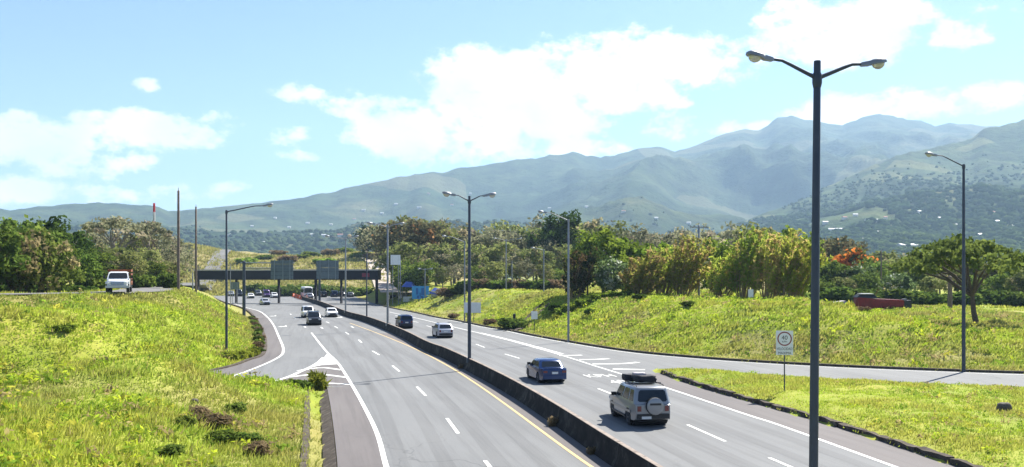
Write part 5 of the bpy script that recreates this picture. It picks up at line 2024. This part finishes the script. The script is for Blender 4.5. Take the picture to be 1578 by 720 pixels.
# bright trees and backdrop of the right plateau
place_tree('bright0', 928, 134, 356, 'bright green bushy tree next to the dark bamboo', None, 1.05)
place_tree('bright1', 962, 140, 363, 'second bright green tree right of the bushy one', None, 1.0)
place_tree('silver', 945, 124, 398, 'pale-leaved low tree in front of the bright green ones', None, 1.05)
place_tree('dark0', 905, 128, 372, 'dark tree behind the single-armed lamp post', None, .75)
place_tree('bright1', 1020, 136, 372, 'bright tree filling the gap behind the left bamboo', None, 1.0)
place_tree('bright0', 1098, 136, 370, 'bright green tree between the two bamboo clumps', None, .95)
place_tree('bright1', 1128, 140, 380, 'small bright tree left of the right bamboo', None, .9)
for i, (px, tp, k_) in enumerate([(990, 350, 'dry0'), (1018, 356, 'dry1'), (1046, 352, 'dry2'), (1072, 350, 'dry1'), (1104, 348, 'dry0'), (1135, 352, 'dry2'), (1160, 350, 'olive0'), (1250, 366, 'olive2')]):
    place_tree(k_, px, 225 + 10 * (i % 3), tp, 'greyish tree behind the bamboo clumps', 'greyish trees behind the bamboo', 1.1)
place_tree('bright1', 1205, 150, 349, 'bright tree rising behind the right bamboo', None, .9)
place_tree('russet', 1276, 205, 366, 'reddish-brown tree right of the foreground lamp post', None, 1.1)
place_tree('russet', 1300, 215, 370, 'second reddish-brown tree beside the flame tree', None, 1.0)
place_tree('flame', 1320, 178, 386, 'orange-red flowering tree above the red hull', None, 1.0)
for i, (px, tp, k_, Y) in enumerate([(1262, 398, 'bright1', 165), (1290, 402, 'green1', 160), (1318, 408, 'silver', 158), (1345, 398, 'green2', 170), (1372, 396, 'olive1', 176), (1398, 400, 'green0', 172), (1424, 394, 'olive0', 178), (1448, 398, 'olive2', 170),
                                     (1476, 396, 'green1', 180), (1505, 398, 'olive1', 176), (1532, 394, 'olive0', 180), (1560, 392, 'green2', 174), (1590, 396, 'olive2', 178), (1620, 392, 'green0', 180), (1410, 388, 'dry1', 205), (1360, 386, 'olive2', 205),
                                     (1335, 420, 'green0', 152), (1300, 425, 'olive1', 150), (1385, 420, 'silver', 154), (1440, 424, 'olive1', 152), (1540, 420, 'green1', 156), (1575, 416, 'olive0', 150), (1500, 426, 'green0', 160), (1270, 430, 'green2', 146)]):
    place_tree(k_, px, Y, tp, 'green tree in the belt behind the red hull and umbrella tree', 'tree belt behind the plateau', 1.1)
ut = place_tree('umbrella', 1506, 91, 368, 'umbrella-shaped tree with leaning dark trunk on the right plateau', None, .92)


# ------------------------------------------------------------------ bamboo clumps leaning with the wind
def bamboo(px, Y, py_top, seed, label, lean=2.6, spread=1.9, nst=46, cols=None, per=8):
    r = np.random.default_rng(seed)
    rnd = random.Random(seed)
    x, y, z = pt(px, Y)
    H = top_z(py_top, Y) - z
    o = thing('bamboo_clump', label, 'bamboo', (x, y, z - .05))
    cols = cols or [(0.22, 0.30, 0.035), (0.40, 0.44, 0.07), (0.42, 0.33, 0.11), .16]
    nst = int(nst * .72)
    m = MB()
    C, R = [], []
    for i in range(nst):
        a, q = rnd.uniform(0, 6.28), math.sqrt(rnd.random())
        b0 = Vector((math.cos(a) * q * spread * .42, math.sin(a) * q * spread * .4, 0))
        h = H * (rnd.uniform(.62, 1.0) if q < .75 else rnd.uniform(.4, .8))
        out = Vector((math.cos(a), math.sin(a), 0)) * q * spread * 1.05
        tip = b0 + out + Vector((lean * rnd.uniform(.6, 1.15) * h / H, rnd.uniform(-.3, .3), h))
        mid = b0.lerp(tip, .5) + Vector((-.25 * lean * h / H * .5, 0, .05 * h))
        droop = tip + Vector((.55, rnd.uniform(-.3, .3), -.25))
        m.tube([b0, b0.lerp(mid, .55), mid, mid.lerp(tip, .6), tip, droop], [.05, .05, .045, .035, .02, .01], 4, cap=False)
        for t in np.linspace(.22 + .15 * rnd.random(), 1.0, 15):
            p = (b0.lerp(mid, t * 2) if t < .5 else mid.lerp(tip, t * 2 - 1))
            C.append(tuple(p + Vector((rnd.uniform(-.1, .2), rnd.uniform(-.15, .15), 0))))
            R.append((.20 + .12 * rnd.random()) * (1.0 if t < .85 else .7))
        C.append(tuple(droop)); R.append(.16)
    m.build('stems', 'weed_dry', o)
    V, F, Cc = leaf_cloud(r, C, R, per, .17, cols, 1.6, 3.4, .1)
    link('foliage', raw_mesh('foliage', V, F, 'bamboo', col=Cc), o)
    return o


BRN = [(0.25, 0.28, 0.045), (0.42, 0.41, 0.08), (0.44, 0.32, 0.13), .28]
bamboo(884, 126, 374, 1, 'dark bamboo clump behind the single-armed lamp post', 1.0, 1.8, 40, [(0.04, 0.06, 0.015), (0.13, 0.16, 0.03), (0.16, 0.11, 0.05), .25])
bamboo(985, 118, 382, 2, 'leftmost wind-bent yellow-brown bamboo clump', 2.2, 2.2, 50, BRN)
bamboo(1022, 120, 376, 3, 'second wind-bent bamboo clump from the left, brownish', 2.6, 2.1, 48)
bamboo(1052, 117, 360, 4, 'bamboo clump bent across the utility pole', 2.4, 2.0, 46, BRN)
bamboo(1112, 112, 368, 5, 'slanting bamboo clump right of the utility pole', 3.6, 2.2, 46)
bamboo(1148, 110, 348, 6, 'tallest bamboo clump on the right plateau', 2.6, 2.0, 52)
bamboo(1185, 106, 352, 7, 'bamboo clump behind the small white sign', 2.0, 1.9, 48, BRN)
bamboo(1216, 104, 372, 8, 'low yellowish bamboo clump just left of the foreground lamp post', 1.6, 2.0, 48, [(0.28, 0.32, 0.035), (0.46, 0.46, 0.07), (0.44, 0.33, 0.11), .2])
bamboo(1228, 112, 356, 9, 'greener bamboo clump behind the foreground lamp post', 1.2, 1.6, 42, [(0.18, 0.26, 0.035), (0.34, 0.41, 0.06)])


# ------------------------------------------------------------------ shrubs and weeds
def shrub_mesh(seed, cols, leaf=.16, n=16, per=60, asp=2.0):
    r = np.random.default_rng(seed)
    C = [(r.uniform(-.6, .6), r.uniform(-.5, .5), r.uniform(.15, .75)) for _ in range(n)]
    V, F, Cc = leaf_cloud(r, C, [.24 + .16 * r.random() for _ in C], per, leaf, cols, .9, asp, .5)
    V[:, 2] = np.maximum(V[:, 2], -.05)
    me = raw_mesh('foliage', V, F, 'leaf', col=Cc)
    m = MB()
    rnd = random.Random(seed)
    for c in C[:8]:
        limb(m, (rnd.uniform(-.1, .1), rnd.uniform(-.1, .1), -.1), c, .03, .008, rnd)
    return me, m.mesh('stem', 'bark', 60)


SHRUB = {'dark': shrub_mesh(1, [(0.040, 0.075, 0.015), (0.115, 0.165, 0.03)]), 'green': shrub_mesh(2, GREEN), 'bright': shrub_mesh(3, BRIGHT), 'dry': shrub_mesh(4, [(0.12, 0.085, 0.05), (0.26, 0.19, 0.11)], .12, 14, 40, 3.0),
         'reed': shrub_mesh(5, [(0.16, 0.19, 0.02), (0.27, 0.28, 0.04)], .22, 14, 50, 4.0)}


def shrub(kind, x, y, s, label, group=None, sz=None, name='shrub'):
    f, st = SHRUB[kind]
    o = thing(name, label, 'shrub', (x, y, hz(x, y)), random.uniform(0, 6.28), group)
    o.scale = (s, s, sz or s)
    link('foliage', f, o)
    link('stem', st, o)
    return o


def at_h(px, py, e):
    return G(px, py, e)


for (k_, px, py, e, s, lab, sz) in [('bright', 100, 527, 2.3, 1.0, 'green shrub on the left mound above the dry patch', .5), ('green', 340, 640, 1.6, .8, 'green shrub just in front of the dead twigs on the left mound', .5),
                                    ('dry', 325, 622, 1.7, 1.25, 'heap of dead brown twigs on the left mound', .55), ('dry', 308, 612, 1.8, .8, 'small pile of pale dead branches on the left mound', .4), ('green', 362, 612, 1.4, .75, 'green shrub behind the dead twigs', .5),
                                    ('green', 380, 650, 1.2, .8, 'low green shrub right of the dead twigs', .5), ('dry', 392, 668, 1.0, .9, 'brown dried weeds near the ditch on the mound', .4), ('green', 285, 628, 1.8, .6, 'green tuft left of the dead twigs', .45),
                                    ('green', 335, 678, 1.6, .5, 'little green shrub lowest on the mound below the dead twigs', .4), ('green', 260, 655, 1.9, .7, 'green shrub low on the left mound', .45)]:
    x, y = at_h(px, py, e)
    shrub(k_, x, y, s, lab, None, sz)
x, y = G(487, 598)
shrub('reed', x, y, .75, 'bright yellow-green plant growing at the tip of the left gore', None, 1.15, 'roadside_plant')
x, y = G(468, 602)
shrub('dark', x - .1, y - .4, .85, 'dark low shrub behind the bright plant at the gore', None, .55)
x, y = G(450, 598)
shrub('green', x, y - .4, .7, 'green weed patch left of the gore plant', None, .5)
for i in range(16):
    yy = 84 + i * 4.2
    xx = float(np.interp(yy, RAMP_L_FAR[60:, 1], RAMP_L_FAR[60:, 0])) - .7 + random.uniform(-.25, .1)
    shrub(['dark', 'dry', 'green'][i % 3], xx, yy, .75, 'weed growing along the left slip road kerb', 'weeds along the left slip road kerb', random.uniform(.5, .8))
for i, (px, py) in enumerate([(398, 546), (388, 549), (376, 551), (365, 553)]):
    x, y = G(px, py, .2)
    shrub('reed', x - .8, y + .8, .8, 'bright leafy plant beside the bend of the left slip road', 'bright plants at the slip road bend', .7)
for (px, Y, s, lab, k_, sz) in [(788, 118, 2.3, 'dark green bush below the black post on the right bank', 'dark', 1.4), (800, 120, 1.6, 'dark bush right beside the larger one below the black post', 'dark', 1.0), (858, 121, 1.5, 'dark bush at the upper end of the open drain', 'dark', .9),
                                (985, 108, 1.0, 'small dark bush on the right bank crest before the bamboo', 'dark', .6), (912, 110, 1.2, 'dark tuft on the right bank behind the lamp post', 'dark', .7), (757, 128, 1.4, 'brown dry bush near the pale board', 'dry', .8),
                                (700, 146, 1.5, 'brown dry bush left of the pale board', 'dry', .8), (1060, 96, .9, 'dark tuft on the right bank below the utility pole', 'dark', .5), (1380, 92, 1.3, 'scrubby bush in the shade of the umbrella tree', 'dark', .5),
                                (1440, 90, 1.2, 'second scrubby bush near the umbrella tree trunk', 'green', .5), (1290, 98, 1.0, 'small dark tuft on the plateau left of the red hull', 'dark', .5), (1330, 84, .9, 'low brown tuft on the slope under the red hull', 'dry', .5)]:
    x, y, z = pt(px, Y)
    shrub(k_, x, y, s, lab, None, sz)
for i, px in enumerate((868, 880, 900, 925, 945, 970)):
    x, y, z = pt(px, 118)
    shrub('bright', x, y, 1.4, 'hedge-like shrub at the foot of the bright trees', 'shrubs under the bright trees', .9)
for i, px in enumerate((1262, 1285, 1308, 1332, 1356, 1380, 1404, 1428, 1452, 1476, 1500, 1526, 1552, 1578)):
    x, y, z = pt(px, 142)
    shrub(['green', 'dark'][i % 2], x, y, 3.6, 'shrub at the foot of the tree belt behind the plateau', 'shrubs along the plateau tree belt', random.uniform(2.0, 3.0))
for i, px in enumerate((690, 705, 722, 742, 760, 775, 795, 815, 832, 850)):
    x, y, z = pt(px, 178)
    shrub(['dry', 'green', 'dark'][i % 3], x, y, 3.2, 'undergrowth bush along the front of the right wood', 'undergrowth of the right wood', 1.9)
for i, (px, Y) in enumerate(((440, 292), (452, 296), (470, 296), (490, 297), (508, 298), (525, 297), (540, 295), (430, 300), (415, 305), (395, 308), (556, 292), (478, 305), (515, 306))):
    x, y, z = pt(px, Y)
    shrub(['dark', 'green', 'bright'][i % 3], x, y, 5.0, 'roadside bush far off beyond the overhead beam', 'bushes beyond the overhead beam', random.uniform(2.6, 4.2))
for i, (px, Y) in enumerate(((352, 345), (380, 380), (405, 400), (430, 415), (462, 405), (480, 420), (508, 410), (530, 420), (552, 400), (442, 380), (500, 375), (395, 350), (575, 390))):
    x, y, z = pt(px, Y)
    shrub(['dry', 'bright', 'green'][i % 3], x, y, 5.5, 'scattered bush on the dry hill behind the beam', 'bushes on the dry hill', random.uniform(2.0, 3.2))
for i, px in enumerate((-14, 2, 18, 34, 50, 66, 82, 98, 114, 130, 146, 160, 200, 222, 246, 262)):
    x, y, z = pt(px, 103 + 5 * (i % 3) + (12 if px > 150 else 0))
    shrub(['dark', 'green', 'dark'][i % 3], x, y, 2.0, 'shrub in the undergrowth below the left trees', 'undergrowth below the left trees', random.uniform(1.3, 2.0))
# weeds at the barrier foot
for i, (px, py, s) in enumerate(((866, 657, .42), (604, 505, .55), (616, 508, .45), (1010, 700, .3), (722, 568, .35))):
    x, y = G(px, py)
    x = float(bar_x(y)) + (-.38 if i != 1 and i != 2 else .8)
    shrub('dry', x, y, s, ['dry weed sprouting at the barrier foot beside the silver car', 'tan weed heap on the far side of the barrier beside the dark blue car', 'smaller tan weed by the barrier past the dark blue car', 'tiny dry weed at the barrier near the picture bottom', 'dry weed at the barrier below the second lamp post'][i], None, s * 1.4, 'weed')
# stones
def stone(px, py, e, s, label):
    x, y = G(px, py, e)
    m = lumpy('stone', (x, y, hz(x, y) + s * .3), (s, s * .85, s * .8), None, 'stone', int(px), .75)
    tag(m, label, 'stone')


stone(1548, 630, .5, .62, 'dark boulder in the grass island at the right edge')
stone(300, 600, 1.9, .3, 'pale-edged dark stone near the dead branches on the mound')


# ------------------------------------------------------------------ grass
def grass(name, label, n, xr, yr_, cond, hmin, hmax, seed, blades=11, spread=.22, bw=.05, wind=.30, yellow=0.0):
    r = np.random.default_rng(seed)
    X = r.uniform(xr[0], xr[1], n * 4)
    # more tufts near the camera, thinning out with distance
    Y = yr_[0] + (yr_[1] - yr_[0]) * r.random(n * 4) ** 1.35
    k = in_poly(X, Y, APOLY)
    d = seg_dist(X, Y, APOLY)
    ok = (~k) & cond(X, Y, d) & (np.abs(X / Y) < .64)
    X, Y, d = X[ok][:n], Y[ok][:n], d[ok][:n]
    N = len(X)
    Z = terrain(X, Y)
    pat = fbm(X * .16 + 3, Y * .16, 4)
    pat2 = fbm(X * .5 + 13, Y * .5, 3)
    hgt = (hmin + (hmax - hmin) * np.clip(.5 + .7 * pat2 + .3 * (r.random(N) - .5), 0, 1)) * (.55 + .45 * S((d - .2) / 2.5))
    dr = dryness(X, Y)
    # colours: lush yellow-green, paler straw, darker green
    lush, straw, dark, brown = np.array([.37, .46, .052]), np.array([.33, .30, .12]), np.array([.27, .37, .048]), np.array([.22, .15, .07])
    w1 = np.clip(.5 + .9 * pat, 0, 1)[:, None]
    c = dark * (1 - w1) + lush * w1
    w2 = np.clip(.15 + .9 * (pat2 - .05) + yellow, 0, .75)[:, None]
    c = c * (1 - w2) + np.array([.42, .40, .085]) * w2
    w3 = (dr * .8)[:, None]
    c = c * (1 - w3) + (straw * .7 + brown * .3) * w3
    B = blades
    bx = np.repeat(X, B) + r.normal(size=N * B) * spread
    by = np.repeat(Y, B) + r.normal(size=N * B) * spread
    bz = np.repeat(Z, B) - .06
    bh = np.repeat(hgt, B) * (.55 + .75 * r.random(N * B))
    ang = r.random(N * B) * 6.283
    far = np.repeat(1 + np.clip(Y - 40, 0, 200) / 55, B)
    w = bw * (.6 + .8 * r.random(N * B)) * far
    lx = (wind * .6 + r.normal(size=N * B) * .30) * bh
    ly = (r.normal(size=N * B) * .34) * bh
    V = np.empty((N * B, 3, 3))
    V[:, 0] = np.stack([bx - np.cos(ang) * w, by - np.sin(ang) * w, bz], 1)
    V[:, 1] = np.stack([bx + np.cos(ang) * w, by + np.sin(ang) * w, bz], 1)
    V[:, 2] = np.stack([bx + lx, by + ly, bz + bh], 1)
    C = np.repeat(c, B, 0) * (.80 + .4 * r.random((N * B, 1)))
    st = r.random(N * B) < .05
    C[st] = np.array([.36, .31, .12]) * (.7 + .5 * r.random((st.sum(), 1)))
    me = raw_mesh(name, V.reshape(-1, 3), np.arange(N * B * 3).reshape(-1, 3), 'grass', col=np.repeat(C, 3, 0))
    tag(link(name, me), label, 'grass', kind='stuff')


left_of = lambda X, Y: X < bar_x(np.clip(Y, 0, 312))
grass('grass', 'lush yellow-green grass on the near left mound', 9000, (-34, -2), (13, 62), lambda X, Y, d: left_of(X, Y) & (Y < left_ramp_mid(X)) & ((d > 1.45) | ((d > .6) & (d < 1.0))), .12, .34, 1, 13, .26, .032)
grass('grass', 'tall bright grass on the far left bank', 15000, (-62, -18), (56, 150), lambda X, Y, d: left_of(X, Y) & (Y > left_ramp_mid(X)) & (d > .4) & (seg_dist(X, Y, SIDE, False) > 3.4), .14, .38, 2, 12, .32, .04)
grass('grass', 'short grass on the island between road and right slip road', 8000, (10, 40), (20, 68), lambda X, Y, d: (~left_of(X, Y)) & (Y < right_ramp_mid(X)) & (d > .30), .08, .24, 3, 12, .22, .03, .2, .25)
grass('grass', 'wind-combed bright grass on the right bank', 24000, (-12, 62), (60, 140), lambda X, Y, d: (~left_of(X, Y)) & (Y > right_ramp_mid(X)) & (d > .3), .14, .36, 4, 12, .34, .04, .55)
grass('grass', 'dry grass on the far right verge and plateau', 9000, (-36, 110), (125, 215), lambda X, Y, d: (~left_of(X, Y)) & (d > .3), .15, .35, 5, 10, .5, .05, .4, .15)
grass('grass', 'straw-coloured grass on the dry hill behind the beam', 9000, (-190, -20), (300, 460), lambda X, Y, d: (d > .5), .4, 1.1, 6, 9, .9, .07, .3, .1)

def weeds(name, label, n, xr, yr_, cond, seed, s0=.16, s1=.34):
    r = np.random.default_rng(seed)
    X = r.uniform(xr[0], xr[1], n * 5)
    Y = yr_[0] + (yr_[1] - yr_[0]) * r.random(n * 5) ** 1.2
    k = in_poly(X, Y, APOLY)
    d = seg_dist(X, Y, APOLY)
    ok = (~k) & cond(X, Y, d) & (np.abs(X / Y) < .64) & (fbm(X * .35 + 7, Y * .35, 3) > -.05)
    X, Y = X[ok][:n], Y[ok][:n]
    Z = terrain(X, Y)
    N = len(X)
    sz = s0 + (s1 - s0) * r.random(N)
    pal = np.array([(.20, .30, .03), (.28, .38, .03), (.40, .47, .035), (.44, .42, .06), (.34, .27, .12), (.16, .25, .03)])
    ci = r.integers(0, 6, N)
    near = fbm(X * .25, Y * .25, 2)
    ci = np.where(near > .55, 4, ci)
    per = 16
    c = np.repeat(np.stack([X, Y, Z + sz * .55], 1), per, 0)
    M = N * per
    dd = r.normal(size=(M, 3))
    dd /= np.linalg.norm(dd, axis=1)[:, None]
    P = c + dd * (np.repeat(sz, per) * (.5 + .6 * r.random(M)))[:, None] * np.array([1.5, 1.5, .8])
    a = np.cross(dd + r.normal(size=(M, 3)) * .6, r.normal(size=(M, 3)))
    a /= np.linalg.norm(a, axis=1)[:, None]
    b = np.cross(a, dd)
    L_ = np.repeat(sz, per) * .42 * (.6 + .8 * r.random(M))
    a, b = a * L_[:, None], b * (L_ * .42)[:, None]
    V = np.stack([P - a, P + b, P + a, P - b], 1).reshape(-1, 3)
    C = np.repeat(pal[ci], per, 0) * (.7 + .6 * r.random((M, 1)))
    me = raw_mesh(name, V, np.arange(M * 4).reshape(M, 4), 'grass', col=np.repeat(C, 4, 0))
    tag(link(name, me), label, 'weeds', kind='stuff')


weeds('weeds', 'low leafy weeds scattered over the near left mound', 900, (-34, -2), (14, 60), lambda X, Y, d: left_of(X, Y) & (Y < left_ramp_mid(X)) & (d > 1.6), 21)
weeds('weeds', 'low leafy weeds scattered over the far left bank', 600, (-60, -18), (58, 130), lambda X, Y, d: left_of(X, Y) & (Y > left_ramp_mid(X)) & (d > .8) & (seg_dist(X, Y, SIDE, False) > 3.6), 22, .2, .45)
weeds('weeds', 'lumpy leafy weeds scattered over the right bank', 1100, (-12, 60), (62, 135), lambda X, Y, d: (~left_of(X, Y)) & (Y > right_ramp_mid(X)) & (d > 1.2), 23, .2, .5)
weeds('weeds', 'small flat weeds on the grass island', 700, (11, 40), (22, 66), lambda X, Y, d: (~left_of(X, Y)) & (Y < right_ramp_mid(X)) & (d > .7), 24, .08, .2)

# ------------------------------------------------------------------ haze between the camera and the mountains
t_ = NT('haze_air')
_v = t_.n('ShaderNodeVolumePrincipled')
_v.inputs['Color'].default_value = (0.50, 0.74, 1.0, 1)
_v.inputs['Density'].default_value = 0.00013
_v.inputs['Anisotropy'].default_value = 0.15
t_.l(_v.outputs[0], t_.out.inputs['Volume'])
m = MB()
m.box(-6500, 6500, -300, 6100, -30, 960)
hb = m.build('haze', t_.m)
tag(hb, 'pale blue haze filling the valley air', 'haze', kind='stuff')

# things of one row are told apart by counting along the row
ORD = ['first', 'second', 'third', 'fourth', 'fifth', 'sixth', 'seventh', 'eighth', 'ninth', 'tenth', 'eleventh', 'twelfth', 'thirteenth', 'fourteenth', 'fifteenth', 'sixteenth', 'seventeenth',
       'eighteenth', 'nineteenth', 'twentieth', 'twenty-first', 'twenty-second', 'twenty-third', 'twenty-fourth', 'twenty-fifth', 'twenty-sixth']
rows = {}
for ob in list(COL.objects):
    if ob.parent is None and ob.get('group') and ob.get('group') not in ('orange plastic barriers',):
        rows.setdefault((ob['group'], ob['label']), []).append(ob)
for (g_, l_), obs in rows.items():
    if len(obs) < 2 or len(obs) > len(ORD):
        continue
    obs.sort(key=lambda q: q.location.x / max(q.location.y, 1))
    for i_, ob in enumerate(obs):
        ob['label'] = '%s, %s from the left' % (l_, ORD[i_])
for i_, ob in enumerate(sorted([q for q in COL.objects if q.get('group') == 'orange plastic barriers'], key=lambda q: q.location.y)):
    ob['label'] = 'orange plastic barrier beyond the concrete median, %s nearest to the camera' % ORD[i_]
